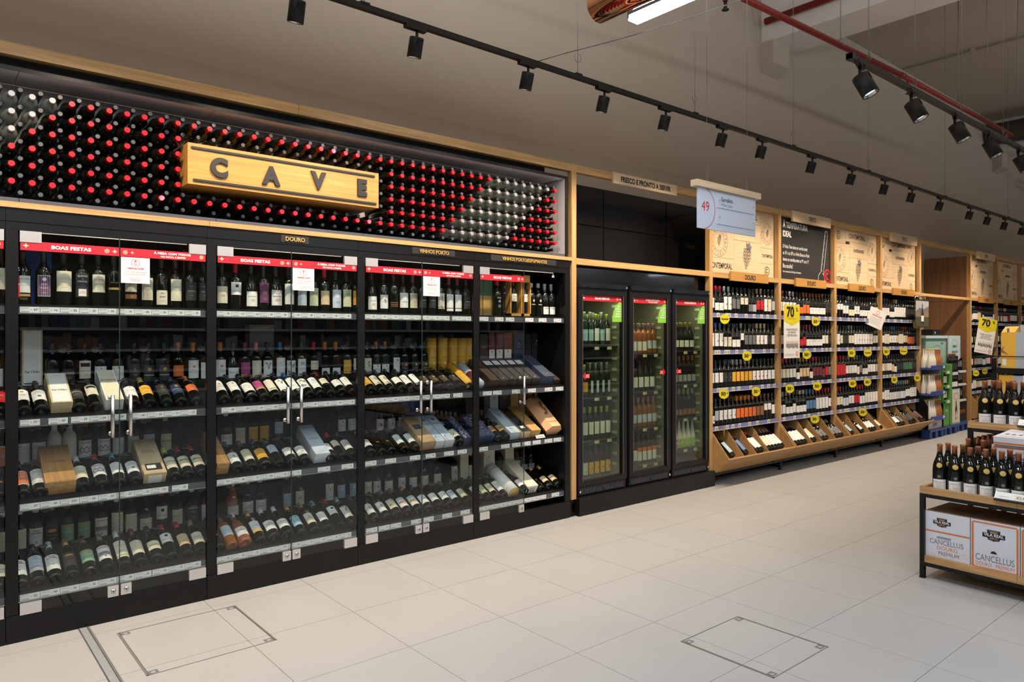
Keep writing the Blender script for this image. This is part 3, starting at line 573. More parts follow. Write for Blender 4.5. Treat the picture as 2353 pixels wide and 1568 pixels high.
# linear luminaires
def luminaire(x, y0, y1, z, label, kd=1.0, ku=1.0):
    r = empty('linear_lamp', (x, (y0+y1)/2, z)); tag(r, label, 'ceiling lamp', 'linear ceiling lamps'); L = (y1-y0)/2
    obj('lamp_housing', MB().box(-.045, .045, -L, L, .022, .10, 'wire_steel').box(-.05, .05, -L, -L+.01, .0, .10, 'rail_grey').box(-.05, .05, L-.01, L, .0, .10, 'rail_grey'), r)
    obj('diffuser', MB().box(-.042, .042, -L+.01, L-.002, -.012, .022, 'lamp_white'), r)
    w_ = MB()
    for s in (-.7, .7): w_.tube((0, s*L, .1), (0, s*L, 6.25-z), .002, 'wire_steel', 5)
    obj('hanging_wire', w_, r)
    ld = bpy.data.lights.new('tube_light', 'AREA'); ld.shape = 'RECTANGLE'; ld.size = .08; ld.size_y = 2*L-.1; ld.energy = LINE_W*L*kd; ld.color = COOL
    lo = bpy.data.objects.new('tube_light', ld); COL.objects.link(lo); lo.parent = r; lo.location = (0, 0, -.02); lo.rotation_euler = (0, 0, 0)
    ld = bpy.data.lights.new('added_uplight', 'AREA'); ld.shape = 'RECTANGLE'; ld.size = .06; ld.size_y = 2*L-.1; ld.energy = UP_W*L*ku; ld.color = (0.95, 0.97, 1.0)  # upward fill light added above the housing to brighten wall and ceiling
    lo = bpy.data.objects.new('added_uplight', ld); COL.objects.link(lo); lo.parent = r; lo.location = (0, 0, .105); lo.rotation_euler = (math.pi, 0, 0)
luminaire(3.40, -4.6, -1.59, 3.52, 'lit white linear lamp hanging near the copper pipe')
for i, (x, y, a_, b_) in enumerate(((.3, -4.6, 1, 1), (-2.8, -4.6, 1, 1), (-.5, -8.6, 1, 1), (2.7, -8.6, 1, 1), (5.9, -8.6, 1, 1), (9.4, -9.2, .8, 1.3), (13.6, -10, .5, 1.6), (18, -10, .5, 1.8), (23, -10, .5, 1.8))):  # all out of view; far-end ones added, mostly uplight, to brighten the right-hand ceiling
    luminaire(x, y, y+(3.0 if i < 2 else 2.6), 3.52, 'unseen lit linear lamp out of frame, %s of its run' % ordn(i+1), a_, b_)
tag(obj('copper_pipe', MB().lathe([(0, 0), (.085, 0), (.092, .006), (.092, 1.4)], 'copper', 28, Matrix.Translation((3.02, -1.65, 3.47)) @ Matrix.Rotation(R(90), 4, 'X'))), 'shiny copper pendant pipe at the top edge', 'pendant lamp')
cb = MB(); pts = [(3.37, -.75, 3.51)]+[(3.37+.05*i+.0, -.75-.25*i*.9, 3.52+.005*i-.035*math.sin(i/8*math.pi)) for i in range(1, 9)]
cb.path(pts, .003, 'wire_steel', 5); tag(obj('cable', cb), 'thin dark cable strung from the long spotlight track', 'cable')


# ------------------------------------------------------------------ wine cabinets
PX = [-.60, .4075, 1.401, 2.404, 3.405, 4.400]
ZS = [1.741, 1.150, .711, .240]
CABN = ['leftmost cut-off', 'first full', 'second full', 'third full', 'open-ended last']
TIERN = ['top', 'second', 'third', 'lowest']
def price_mesh(p, w=.088, h=.032):
    k = ('price', p, w)
    if k in _lm: return _lm[k]
    mb = MB().box(-w/2, w/2, 0, .002, -h/2, h/2, 'tag_white')
    mb.text(p.split(',')[0], w*.36, -.004, -.0006, .0165, 'paper_I', 'R', 1)
    mb.text('€', w*.36-.0115*len(p.split(',')[0])-.001, -.003, -.0006, .009, 'paper_I', 'R', 0)
    if ',' in p: mb.text(p.split(',')[1], w*.36+.001, .004, -.0006, .008, 'paper_I', 'L', 0)
    for i in range(2): mb.add([(-w*.45, -.0005, h*.33-i*.005), (-w*.05, -.0005, h*.33-i*.005), (-w*.05, -.0005, h*.33-i*.005+.0018), (-w*.45, -.0005, h*.33-i*.005+.0018)], [(0, 1, 2, 3)], 'paper_S')
    for i in range(9): mb.add([(-w*.42+i*.0038, -.0005, -h*.40), (-w*.42+i*.0038+.0022, -.0005, -h*.40), (-w*.42+i*.0038+.0022, -.0005, -h*.22), (-w*.42+i*.0038, -.0005, -h*.22)], [(0, 1, 2, 3)], 'paper_I')
    _lm[k] = mb.mesh('price_tag'); return _lm[k]
def star(mb, x, z, r, y, m): mb.poly([(x+(r if i % 2 == 0 else r*.36)*math.cos(i*math.pi/4), z+(r if i % 2 == 0 else r*.36)*math.sin(i*math.pi/4)) for i in range(8)], y, m)
def flake(mb, x, z, r, y, m):
    mb.ring(x, z, r*.8, r, y, m, 16)
    for i in range(6):
        a = i*math.pi/3; c, s = math.cos(a), math.sin(a); q = r*.09
        mb.add([(x-s*q, y, z+c*q), (x+s*q, y, z-c*q), (x+c*r*.6+s*q, y, z+s*r*.6-c*q), (x+c*r*.6-s*q, y, z+s*r*.6+c*q)], [(0, 1, 2, 3)], m)
def banner_mesh(x0, x1, z0, z1, kind, y=-.0035, u=1.0):
    mb = MB().box(x0, x1, y, y+.001, z0, z1, 'banner_red'); h = z1-z0; yy = y-.0006; xc = (x0+x1)/2; zc = (z0+z1)/2
    if kind == 0:
        mb.text('BOAS FESTAS', xc, zc-h*.17, yy, h*.52, 'paper_W', 'C', 2, 1.25, (x1-x0)*.56); star(mb, x0+h*.5, zc, h*.30, yy, 'paper_C'); star(mb, x1-h*.45, zc, h*.27, yy, 'paper_W'); flake(mb, x1-h*1.25, zc, h*.25, yy, 'paper_C')
    else:
        mb.text('À MESA COM TODOS', xc+h*.9, zc+h*.04, yy, h*.36, 'paper_W', 'C', 2, 1.2, (x1-x0)*.56); mb.text('NO NATAL E SEMPRE', xc+h*1.0, zc-h*.32, yy, h*.27, 'paper_W', 'C', 2, 1.1, (x1-x0)*.42)
        flake(mb, x0+h*.5, zc, h*.24, yy, 'paper_C'); star(mb, x0+h*1.25, zc, h*.24, yy, 'paper_G'); flake(mb, x1-h*.5, zc, h*.24, yy, 'paper_C')
    return mb
def glass_door(x0, x1, side, kind, cab, notice=False, glass=True):
    """one frameless pane; origin at its hinge side bottom corner"""
    z0, z1 = .140, 2.133
    d = obj('door', MB().box(0, x1-x0, 0, .006, 0, z1-z0, 'door_glass'), cab, (x0, .002, z0)); W = x1-x0; Hh = z1-z0
    ex = W if side == 'L' else 0
    obj('polished_edge', MB().box(ex-.0008, ex+.0008, -.0002, .0065, 0, Hh, 'glass_edge'), d)
    for zz in (.0, Hh-.056):
        a = 0 if side == 'L' else W-.095
        obj('hinge_plate', MB().box(a, a+.095, -.006, .014, zz-.002, zz+.056, 'plate_steel'), d)
    a = W-.058 if side == 'L' else .004
    obj('lock_plate', MB().box(a, a+.054, -.005, .012, -.004, .056, 'plate_steel').lathe([(.013, 0), (.012, .004), (0, .004)], 'steel', 14, Matrix.Translation((a+.028, -.005, .026)) @ Matrix.Rotation(R(90), 4, 'X')).box(a+.026, a+.030, -.0098, -.009, .020, .032, 'black_void'), d)
    hx = W-.043 if side == 'L' else .043
    hb = MB().lathe([(.0105, 0), (.0105, .232)], 'steel', 14, Matrix.Translation((hx, -.052, .888)))
    for zz in (.905, 1.103): hb.tube((hx, -.052, zz), (hx, 0, zz), .006, 'steel').lathe([(.013, 0), (.013, .006), (0, .006)], 'steel', 14, Matrix.Translation((hx, .0, zz)) @ Matrix.Rotation(R(90), 4, 'X'))
    obj('handle', hb, d)
    obj('banner', banner_mesh(0.002, W-.002, 1.893, 1.941, kind), d)
    if notice:
        nb = MB().box(.004, .152, -.006, -.005, 1.745, 1.890, 'paper_W'); y = -.0066; x = .078
        nb.ring(x, 1.860, .0205, .0225, y, 'paper_R', 24, 1, -1.2, 3.9).disc(x, 1.871, .004, y, 'paper_R', 10).ring(x, 1.871, .0045, .0052, y, 'paper_R', 10)
        nb.poly([(x-.005, 1.846), (x+.005, 1.846), (x+.005, 1.863), (x-.005, 1.863)], y, 'paper_R').poly([(x-.003, 1.848), (x+.003, 1.848), (x+.003, 1.861), (x-.003, 1.861)], y-.0002, 'paper_W')
        nb.text('VINHOS CAVE', x, 1.824, y, .0125, 'paper_R', 'C', 2, 1.1, .085).text('Vinhos CAVE não abrangidos', x, 1.805, y, .0095, 'paper_I', 'C', 0, 1, .122).text('por campanhas promocionais.', x, 1.793, y, .0095, 'paper_I', 'C', 0, 1, .122)
        for i in range(3): nb.poly([(x-.037+.006*i, 1.770-i*.007), (x+.037-.006*i, 1.770-i*.007), (x+.037-.006*i, 1.7725-i*.007), (x-.037+.006*i, 1.7725-i*.007)], y, 'paper_S')
        obj('notice', nb, d)
    return d
PR = {1: [(0, 3.136, [(187, '39,90'), (315, '16'), (459, '32'), (592, '25'), (730, '34'), (848, '19'), (966, '50'), (1083, '36'), (1200, '35'), (1313, '30'), (1442, '29')]),
          (0, 3.136, [(193, '77,90'), (420, '60'), (580, '29'), (707, '39'), (830, '39,90'), (1000, '40'), (1103, '25'), (1224, '31'), (1346, '23,90'), (1446, '24')]),
          (0, 2.904, [(180, '39,90'), (310, '49'), (462, '250'), (575, '50'), (692, '59'), (812, '27,90'), (922, '25'), (1055, '150'), (1202, '28'), (1328, '27')]),
          (0, 2.904, [(172, '32'), (275, '40'), (395, '42'), (505, '70'), (618, '24'), (740, '38'), (850, '39'), (1072, '20'), (1165, '35'), (1260, '82'), (1350, '45')])],
      2: [(480, 3.733, [(115, '70'), (227, '67,50'), (348, '66,50'), (485, '60'), (590, '28'), (700, '50'), (795, '48'), (895, '69'), (1002, '100'), (1105, '40'), (1200, '17,50')]),
          (480, 3.733, [(172, '89'), (290, '49,90'), (415, '89'), (533, '26'), (635, '25'), (745, '34'), (840, '65'), (938, '65'), (1035, '45'), (1130, '29'), (1225, '52')]),
          (480, 3.733, [(110, '130'), (248, '38'), (378, '75'), (500, '138'), (610, '36'), (722, '39'), (988, '90'), (1190, '30')]),
          (480, 3.733, [(115, '22'), (218, '33'), (340, '22'), (460, '22'), (570, '70'), (670, '28'), (815, '31'), (930, '67'), (1030, '25'), (1130, '35'), (1225, '25')])],
      3: [(820, 4.238, [(108, '38'), (190, '39'), (290, '50'), (394, '41'), (492, '39'), (587, '29'), (738, '45'), (832, '45'), (975, '46'), (1065, '34')]),
          (820, 4.238, [(112, '46'), (192, '53'), (315, '40'), (455, '25'), (557, '45'), (665, '25'), (745, '34'), (832, '40'), (985, '45'), (1085, '31')]),
          (820, 4.238, [(137, '26'), (330, '41'), (568, '40'), (720, '45'), (898, '55'), (1027, '45')]),
          (820, 4.238, [(145, '24'), (268, '37'), (380, '24'), (580, '25'), (700, '65'), (880, '28'), (1056, '17')])],
      4: [(1080, 4.612, [(148, '54'), (310, '54'), (425, '50'), (630, '90'), (770, '100'), (928, '90')]),
          (1080, 4.48, [(180, '71'), (282, '50'), (475, '60'), (638, '76'), (810, '86'), (922, '80')]),
          (1080, 4.48, [(133, '66'), (365, '70'), (477, '35'), (583, '43'), (688, '32'), (808, '50'), (900, '60')]),
          (1080, 4.48, [(115, '25'), (187, '30'), (272, '20'), (366, '23'), (462, '37'), (560, '39'), (652, '49'), (740, '31'), (880, '28')])],
      0: [(0, 1, [(4, '32')]), (0, 1, [(3, '46,90')]), (0, 1, [(4, '38')]), (0, 1, [(2, '28')])]}
for k in range(5):
    x0, x1 = PX[k]+.0275, PX[k+1]-.0275
    cab = empty('wine_cabinet', ((x0+x1)/2, 0, 0)); cab.location = (0, 0, 0)
    tag(cab, CABN[k]+' black glass-fronted wine cabinet below the bottle wall', 'wine cabinet', 'wine cabinets')
    obj('back_panel', MB().box(x0-.02, x1+.02, .56, .58, .1, 2.2, 'black_lam'), cab)
    obj('post', MB().box(PX[k]-.0275, x0, 0, .024, .145, 2.135, 'black_lam'), cab)
    if k == 4: obj('post', MB().box(x1, PX[k+1]+.03, 0, .024, .145, 2.135, 'black_lam').box(x1+.01, PX[k+1]+.03, .024, .56, 0, 2.28, 'black_lam'), cab)
    obj('plinth', MB().box(PX[k]-.0255, PX[k+1]-.0285+(.06 if k == 4 else 0), 0, .03, 0, .142, 'black_lam').box(PX[k]-.0255, PX[k+1]-.0285, .03, .56, .10, .135, 'black_lam'), cab)
    obj('fascia', MB().box(PX[k]-.0265, PX[k+1]-.0285+(.058 if k == 4 else 0), -.003, .03, 2.1785, 2.247, 'black_lam').box(PX[k]-.0265, PX[k+1]-.0285+(.058 if k == 4 else 0), 0, .03, 2.134, 2.1765, 'black_lam').box(x0, x1, .03, .56, 2.15, 2.17, 'black_lam'), cab)
    fl_ = MB().tube((x0+.1, .05, 2.135), (x1-.1, .05, 2.135), .004, 'led_glow', 6)
    obj('led_strip', fl_, cab)
    ox_, s_, _ = PR[k][0]
    for t in range(4):
        z = ZS[t]; sh = empty('shelf', (0, 0, 0), parent=cab)
        obj('rail', MB().box(x0+.002, x1-.002, .014, .022, z-.036, z, 'rail_grey').box(x0+.002, x1-.002, .012, .02, z-.040, z-.036, 'steel').box(x0+.002, x1-.002, .016, .024, z, z+.012, 'black_metal'), sh)
        m = MB()
        xa_, xb_ = PX[k], min(PX[k+1], x1+.01 if k == 4 else 9)
        if t == 0: m.box(xa_, xb_, .026, .50, z-.03, z, 'black_lam')
        else:
            c, s = math.cos(R(27)), math.sin(R(27))
            m.prism([(.022, z-.012), (.022, z), (.063, z+.041*s/c), (.063, z+.041*s/c-.012)], x0, x1, 'black_lam').prism([(.063, z+.041*s/c-.012), (.063, z+.041*s/c), (.335, z+.313*s/c), (.335, z+.313*s/c-.012)], xa_, xb_, 'black_lam')
            m.box(xa_, xb_, .335, .55, z+.085, z+.095, 'black_lam').box(xa_, xb_, .065, .55, z-.036, z-.024, 'black_lam')
        obj('board', m, sh)
        ox, sc_, L = PR[k][t]
        last = x0+.006
        for xx, p in L:
            X = max(XU(ox+xx/sc_, .011), last+.0455); last = X+.0445
            if X+.046 > x1: continue
            obj('price_tag', price_mesh(p), sh, (X, .0115, z-.0175))
    mid = (x0+x1)/2
    glass_door(x0+.006, mid-.0015, 'L', 0, cab)
    if k < 4: glass_door(mid+.0015, x1-.006, 'R', 1, cab, notice=True)
    else: obj('lamp', MB().lathe([(0, 0), (.012, 0), (.008, .02)], 'led_glow', 12, Matrix.Translation((x1-.06, .09, 2.10))).tube((x1-.06, .09, 2.12), (x1-.06, .09, 2.15), .006, 'steel'), cab)
# small raised gold section signs
for t, u, v0, xa, xb in (('DOURO', 0, 0, 1.829, 2.017), ('VINHOS PORTO', 0, 0, 2.813, 3.194), ('VINHOS PORTO/ESPUMANTES', 0, 0, 3.543, 4.257)):
    mb = MB().box(xa, xb, -.007, -.004, 2.191, 2.238, 'chalkboard'); mb.text(t, (xa+xb)/2, 2.201, -.014, .038, 'seal_gold', 'C', 1, .95, (xb-xa)*.93, th=.006)
    n = {'DOURO': 'short gold section lettering above the second full cabinet', 'VINHOS PORTO': 'gold section lettering above the third full cabinet', 'VINHOS PORTO/ESPUMANTES': 'long gold section lettering above the open-ended cabinet'}[t]
    tag(obj('section_sign', mb), n, 'sign', 'gold lettered section signs')

# contents --------------------------------------------------------------------
LEAN = -R(63)
def fill(k, t, mode, ox, s, items):
    z = ZS[t]; x0, x1 = PX[k]+.0275, PX[k+1]-.0275
    Yp = (.13 if t == 0 else .40) if mode == 'stand' else .04; RR = [SH[DS[d_][0]][1]+.0007 for _, d_ in items]; XS = [XU(ox+a_/s, Yp) for a_, _ in items]
    if mode == 'stand': x0, x1 = x0-.2, (x1+.3 if k < 4 else x1-.01)
    else: x0, x1 = x0-.03, (x1+.026 if k < 4 else x1)
    for i in range(len(XS)): XS[i] = max(XS[i], x0+RR[i]+.002 if i == 0 else XS[i-1]+RR[i-1]+RR[i])
    for i in range(len(XS)-1, -1, -1): XS[i] = min(XS[i], x1-RR[i]-.002 if i == len(XS)-1 else XS[i+1]-RR[i+1]-RR[i])
    for i, (xx, des) in enumerate(items):
        word = DS[des][5]; r = SH[DS[des][0]][1]
        if mode == 'stand':
            Y = .13 if t == 0 else .40; X = XS[i]; zz = z+.001 if t == 0 else z+.096; rot = (0, 0, 0)
            lab = '%s label bottle standing %s from left, %s tier, %s cabinet' % (word, ordn(i+1), TIERN[t], CABN[k]); grp = 'upright bottles in the cabinets'
        else:
            Y = .046; X = XS[i]; zz = z+r*math.cos(R(27))+.004; rot = (LEAN, 0, 0)
            lab = '%s label bottle lying %s from left, %s tier, %s cabinet' % (word, ordn(i+1), TIERN[t], CABN[k]); grp = 'reclining bottles in the cabinets'
        bottle(des, (X, Y, zz), rot, lab, grp, disc=(t > 0 and random.random() < (.45 if mode != 'stand' else .3)))
def toks(s):
    out = []
    for q in s.split():
        a, b = q.split(':'); out.append((float(a), b))
    return out
F = [(1, 0, 'stand', 0, 3.136, '165:dona 313:mog 457:alo 587:panc 706:choc 820:peri 938:cop 1055:rom 1160:senn 1262:rom 1370:dk1 1465:dk1'),
     (1, 1, 'stand', 0, 3.136, '375:sousa 490:sousa 608:mour 720:sara 845:sara 965:s 1068:fonte 1178:fonte 1280:oran 1388:vin 1475:cres'),
     (1, 1, 'lie', 0, 3.136, '175:cres 290:quma 575:sousa 690:mour 970:sara 1085:oran2 1205:s 1310:fontb 1420:oran'),
     (1, 2, 'stand', 0, 2.904, '150:tapa 240:tapa 350:wrap 450:wrap 560:tabo 690:tabo 785:malu 885:malu 990:gwh 1103:fugi'),
     (1, 2, 'lie', 0, 2.904, '155:ered 245:tapa 560:cort 685:tabo 805:malu 910:quma 1175:fugi 1262:beyr 1350:beyr'),
     (1, 3, 'stand', 0, 2.904, '130:cort 215:vila 340:dgol 448:ggol 557:ggol 672:tabp 778:mont 868:rebe 968:anet 1075:carv 1178:redo 1278:conv 1370:pinkw'),
     (1, 3, 'lie', 0, 2.904, '140:vila 250:abel 365:vila 485:dgol 605:ggol 720:tabp 835:mont 942:rebe 1050:anet 1150:carv 1255:cv 1350:redo'),
     (2, 0, 'stand', 480, 3.733, '107:xis 225:carv 358:quin 462:purp 570:mxis 680:arch 790:gwh 890:egrn 987:cv 1083:gcir 1175:egrn 1255:yel'),
     (2, 1, 'stand', 480, 3.733, '95:vin 190:quin 285:mag 390:muri 487:vee 607:blut 695:patt 787:bsq 895:smc 992:loww 1085:loww 1177:yel 1260:crcr'),
     (2, 1, 'lie', 480, 3.733, '140:vin 265:cres 390:quin 500:mag 605:muri 708:vee 812:blut 915:patt 1015:bsq 1115:smc 1200:wcra 1290:cres'),
     (2, 2, 'stand', 480, 3.733, '143:sluiw 262:rebe 372:yel 467:yel 590:anta 1130:teod 1215:teod'),
     (2, 2, 'lie', 480, 3.733, '255:vmar 378:rebe 490:yelb 610:anta 722:wcra 828:quin 1110:wcra 1205:smc 1290:sara'),
     (2, 3, 'stand', 480, 3.733, '198:sluiz 325:vale 437:vale 665:pach 770:qcre 1025:vgol 1125:carm 1230:carm'),
     (2, 3, 'lie', 480, 3.733, '95:darks 195:ambr 318:sluiz 450:bas 565:vale 680:sluiw 798:pach 915:qcre 1022:coli 1130:carv 1235:vblk'),
     (3, 0, 'stand', 820, 4.238, '137:quin 253:vmar 352:dcop 443:laro 540:rebe 630:dk1 722:dk1 806:crcr 893:wstr 975:wstr 1058:dk1'),
     (3, 1, 'stand', 820, 4.238, '95:crcr 175:cras 267:cras 372:ho 455:port 555:port 650:port'),
     (3, 1, 'lie', 820, 4.238, '150:yelb 250:crcr 345:crcr 445:wcra 545:qtal 632:ho 720:port 815:port 912:port 1010:port 1095:wysm'),
     (3, 2, 'stand', 820, 4.238, '215:vmar 325:vmar 425:vmar'),
     (3, 2, 'lie', 820, 4.238, '145:wcra 250:darks 345:darks 470:sara 580:sara 1010:bwp'),
     (3, 3, 'stand', 820, 4.238, '98:redo 172:vmar 297:esta 425:vmar 535:esta 645:oval 770:oval 935:crcr 1105:cort'),
     (3, 3, 'lie', 820, 4.238, '85:darks 180:vmar 295:vmar 400:bwp 500:yw 605:yw 705:esta 805:oval 905:oval 990:rdbl 1085:egn'),
     (4, 0, 'stand', 1080, 4.612, '283:t20 680:pv 745:pv 812:capu 893:capu'),
     (4, 2, 'lie', 1080, 4.48, '300:gblk 385:gblk'),
     (4, 3, 'stand', 1080, 4.48, '300:dk1 475:egn 548:gryl 637:gryl'),
     (4, 3, 'lie', 1080, 4.48, '115:egn 190:egn 275:redo 360:qtal 572:wcra 740:darks 822:champ 910:champ'),
     (0, 0, 'stand', 0, 1, '-95:rom -60:choc -25:alo 10:redl'), (0, 1, 'lie', 0, 1, '-70:cres -30:sara 4:redl'), (0, 1, 'stand', 0, 1, '-60:vin -10:sara'), (0, 2, 'stand', 0, 1, '-30:cort 6:ered'), (0, 2, 'lie', 0, 1, '-62:cres -26:fugi 6:darks'),
     (0, 3, 'stand', 0, 1, '-30:vila 8:cort'), (0, 3, 'lie', 0, 1, '-60:vila -20:carv 8:redo')]
for k, t, mode, ox, s, q in F: fill(k, t, mode, ox, s, toks(q))

def carton(name, label, cat, group, X, Y, z, w, t, L, body, front, texts=(), lie=False, extra=None, lid=True, cap=None):
    """gift box; origin at the middle of its base end; lies back on the tray when lie"""
    g = MB().box(-w/2, w/2, -t/2, t/2, 0, L, body)
    o = obj(name, g, None, (X, Y, z), (R(-61) if lie else 0, 0, 0)); tag(o, label, cat, group)
    f = MB(); e = .008 if lid else .001
    f.box(-w/2+e, w/2-e, -t/2-.002, -t/2+.001, e*.6, L-e*.6, front)
    for tx in texts: f.text(tx[0], tx[4] if len(tx) > 4 else 0, tx[1], -t/2-.0028, tx[2], 'paper_'+tx[3], 'C', 1, 1, w*.86)
    if extra: extra(f, w, t, L)
    obj('lid' if lid else 'front_print', f, o)
    if cap: obj('end_label', MB().box(-w*.3, w*.3, -t*.3, t*.3, -.0012, 0, cap), o)
    return o
def cx(k, ox, s, a, b, Y): A, B = XU(ox+a/s, Y), XU(ox+b/s, Y); return (A+B)/2, B-A
GB = 'gift boxes in the cabinets'
def window(f, w, t, L):
    f.box(-w*.36, w*.36, -t/2-.0032, -t/2-.002, .03, .09, 'black_void'); f.box(-w*.30, w*.1, -t/2-.0038, -t/2-.003, .045, .075, 'paper_W')
def stripes(m, n=9):
    def g(f, w, t, L):
        for i in range(n): f.box(-w/2+w*(i+.3)/n, -w/2+w*(i+.5)/n, -t/2-.0026, -t/2-.0015, L*.35, L*.97, m)
    return g
def speckle(m, a=.0, b=1.0, n=90, sz=.006):
    def g(f, w, t, L):
        rd = random.Random(3)
        for i in range(n):
            x = rd.uniform(-w/2+.004, w/2-.012); z_ = L*rd.uniform(a, b)*.97+.004; q = rd.uniform(.3, 1)*sz
            f.add([(x, -t/2-.0027, z_), (x+q, -t/2-.0027, z_-q*.6), (x+q*1.3, -t/2-.0027, z_+q*.4), (x+q*.3, -t/2-.0027, z_+q)], [(0, 1, 2, 3)], m)
    return g
def crest(m, z_, r):
    def g(f, w, t, L): f.ring(0, z_*L, r*.75, r, -t/2-.0028, m, 20).disc(0, z_*L, r*.45, -t/2-.0028, m)
    return g
def dragon(f, w, t, L):
    pts = [(-.028, .16), (-.010, .155), (.010, .172), (.014, .20), (.002, .225), (.0, .26), (.016, .285), (.02, .31)]
    for i, (a, b) in enumerate(zip(pts, pts[1:])):
        dx, dz = b[0]-a[0], b[1]-a[1]; l_ = math.hypot(dx, dz); q = .0125; nx, nz = -dz/l_*q, dx/l_*q
        f.add([(a[0]-nx, -t/2-.003, a[1]-nz), (b[0]-nx, -t/2-.003, b[1]-nz), (b[0]+nx, -t/2-.003, b[1]+nz), (a[0]+nx, -t/2-.003, a[1]+nz)], [(0, 1, 2, 3)], 'paper_T')
    f.disc(.024, .215, .010, -t/2-.003, 'paper_T'); f.box(-w/2, w/2, -t/2-.0029, -t/2-.002, .055, .060, 'paper_O')
def at_(k, t): return ZS[t]
def LB(label, ox, s, a, b, t, body, front, texts=(), th=.085, L=.335, **kw):   # lying box spanning zoom x a..b at its front end
    X, w_ = cx(0, ox, s, a, b, .02)
    return carton('gift_box', label, 'gift box', GB, X, .05, ZS[t]+th/2*math.cos(R(29))+.006, w_-.004, th, L, body, front, texts, True, **kw)
def SB(label, ox, s, a, b, t, body, front, texts=(), th=.085, L=.34, Y=.42, **kw):
    X, w_ = cx(0, ox, s, a, b, Y-th/2); z = ZS[t]+(.096 if t else .001)
    return carton('gift_box', label, 'gift box', GB, X, Y, z, w_-.004, th, L, body, front, texts, False, **kw)
# first full cabinet
SB('blue carton behind the framed purple bottle, top tier', 0, 3.136, 150, 375, 0, 'paper_X', 'paper_X', Y=.34, L=.34, lid=False)
SB('upright pine box with white front beside the post, second tier', 0, 3.136, 155, 310, 1, 'box_pine', 'paper_W', [('Pai Chão', .13, .020, 'I')], L=.375, Y=.44, th=.09)
LB('pine box with white lid lying on the second tier', 0, 3.136, 372, 533, 1, 'box_pine', 'paper_W', [('Pai Chão', .115, .020, 'I'), ('===', .26, .02, 'H')], L=.30)
LB('off-white wooden box under the door handle, second tier', 0, 3.136, 765, 900, 1, 'paper_W', 'paper_C', [('Ermelinda', .20, .020, 'I'), ('FREITAS', .178, .009, 'T')], L=.32)
LB('varnished brown wooden box lying on the third tier', 0, 2.904, 300, 515, 2, 'box_wood', 'box_wood', [('TORRE', .17, .026, 'T')], L=.33, th=.10)
LB('open-window wooden box with a bottle inside, third tier', 0, 2.904, 965, 1120, 2, 'box_pine', 'box_pine', [('VINHA DE', .215, .012, 'T'), ('CONTADOR', .20, .012, 'T')], extra=window, L=.34, cap='paper_W')
# second
LB('wooden box against the post, third tier of second full cabinet', 480, 3.733, 72, 186, 2, 'box_wood', 'box_wood', [('ESCONDIDO', .15, .016, 'T')], L=.34, th=.10)
LB('silver white carton lying between white label bottles, third tier', 480, 3.733, 920, 1050, 2, 'carton_white', 'paper_V', [('QUINTA NOVA', .30, .014, 'N'), ('Gran Reserva', .17, .013, 'N'), ('DOURO', .03, .007, 'S')], L=.335, th=.09, lid=False)
SB('tall grey carton behind the bottles, second tier', 480, 3.733, 345, 560, 1, 'paper_I', 'paper_I', [('MURGANHEIRA', .395, .014, 'S')], L=.42, Y=.50, th=.08, lid=False)
# third
for i, (a, b) in enumerate(((690, 797), (803, 903), (908, 992), (997, 1080), (1083, 1122))):
    X, w_ = cx(0, 820, 4.238, a, b, .38); X0 = X
    g = MB().lathe([(.0, 0), (.043, 0), (.043, .25), (.0425, .251), (.043, .252), (.043, .325), (0, .325)], 'paper_Y', 20)
    o = obj('gift_tube', g, None, (X, .41, ZS[1]+.096)); tag(o, 'yellow gift tube standing %s from the left in the third full cabinet' % ordn(i+1), 'gift tube', 'yellow gift tubes')
    q = MB(); W_ = wrapper(.0438)
    for r_ in range(4):
        for c_ in range(4):
            if (r_+c_) % 3: q.add([W_(-.010+c_*.005, .205+r_*.007), W_(-.006+c_*.005, .205+r_*.007), W_(-.006+c_*.005, .211+r_*.007), W_(-.010+c_*.005, .211+r_*.007)], [(0, 1, 2, 3)], 'paper_S')
    q.text('VALLADO', 0, .165, 0, .014, 'paper_T', maxw=.05, wrap=W_).text('20', 0, .115, 0, .022, 'paper_W', bold=1, wrap=W_); obj('front_print', q, o)
tb = obj('gift_tube', MB().lathe([(0, 0), (.040, 0), (.043, .006), (.043, .30), (0, .30)], 'paper_Y', 20), None, (3.374, .05, ZS[1]+.047), (LEAN, 0, 0)); tag(tb, 'yellow gift tube lying beside the last post of third cabinet', 'gift tube', 'yellow gift tubes')
q = MB(); W_ = wrapper(.0438); q.text('VALLADO', 0, .12, 0, .016, 'paper_T', wrap=W_, maxw=.05).text('10', 0, .06, 0, .02, 'paper_W', wrap=W_); obj('front_print', q, tb)
tb = obj('gift_tube', MB().lathe([(0, 0), (.040, 0), (.043, .006), (.043, .12), (.043, .30), (0, .30)], 'paper_V', 20).lathe([(.0435, .05), (.0435, .16)], 'paper_Q', 20), None, (3.478, .05, ZS[1]+.047), (LEAN, 0, 0)); tag(tb, 'maroon and silver gift tube lying by the last cabinet post', 'gift tube')
obj('front_print', MB().disc(0, .22, .012, -.0437, 'paper_A'), tb)
SB('large royal blue carton behind white label bottles, third tier', 820, 4.238, 350, 640, 2, 'paper_X', 'paper_X', Y=.50, L=.26, lid=False, th=.07)
LB('kraft brown box with dark window, third tier of third cabinet', 820, 4.238, 640, 778, 2, 'kraft', 'kraft', extra=lambda f, w, t, L: f.box(-w*.25, w*.3, -t/2-.003, -t/2-.002, L*.5, L*.68, 'paper_N'), L=.33, th=.09, lid=False)
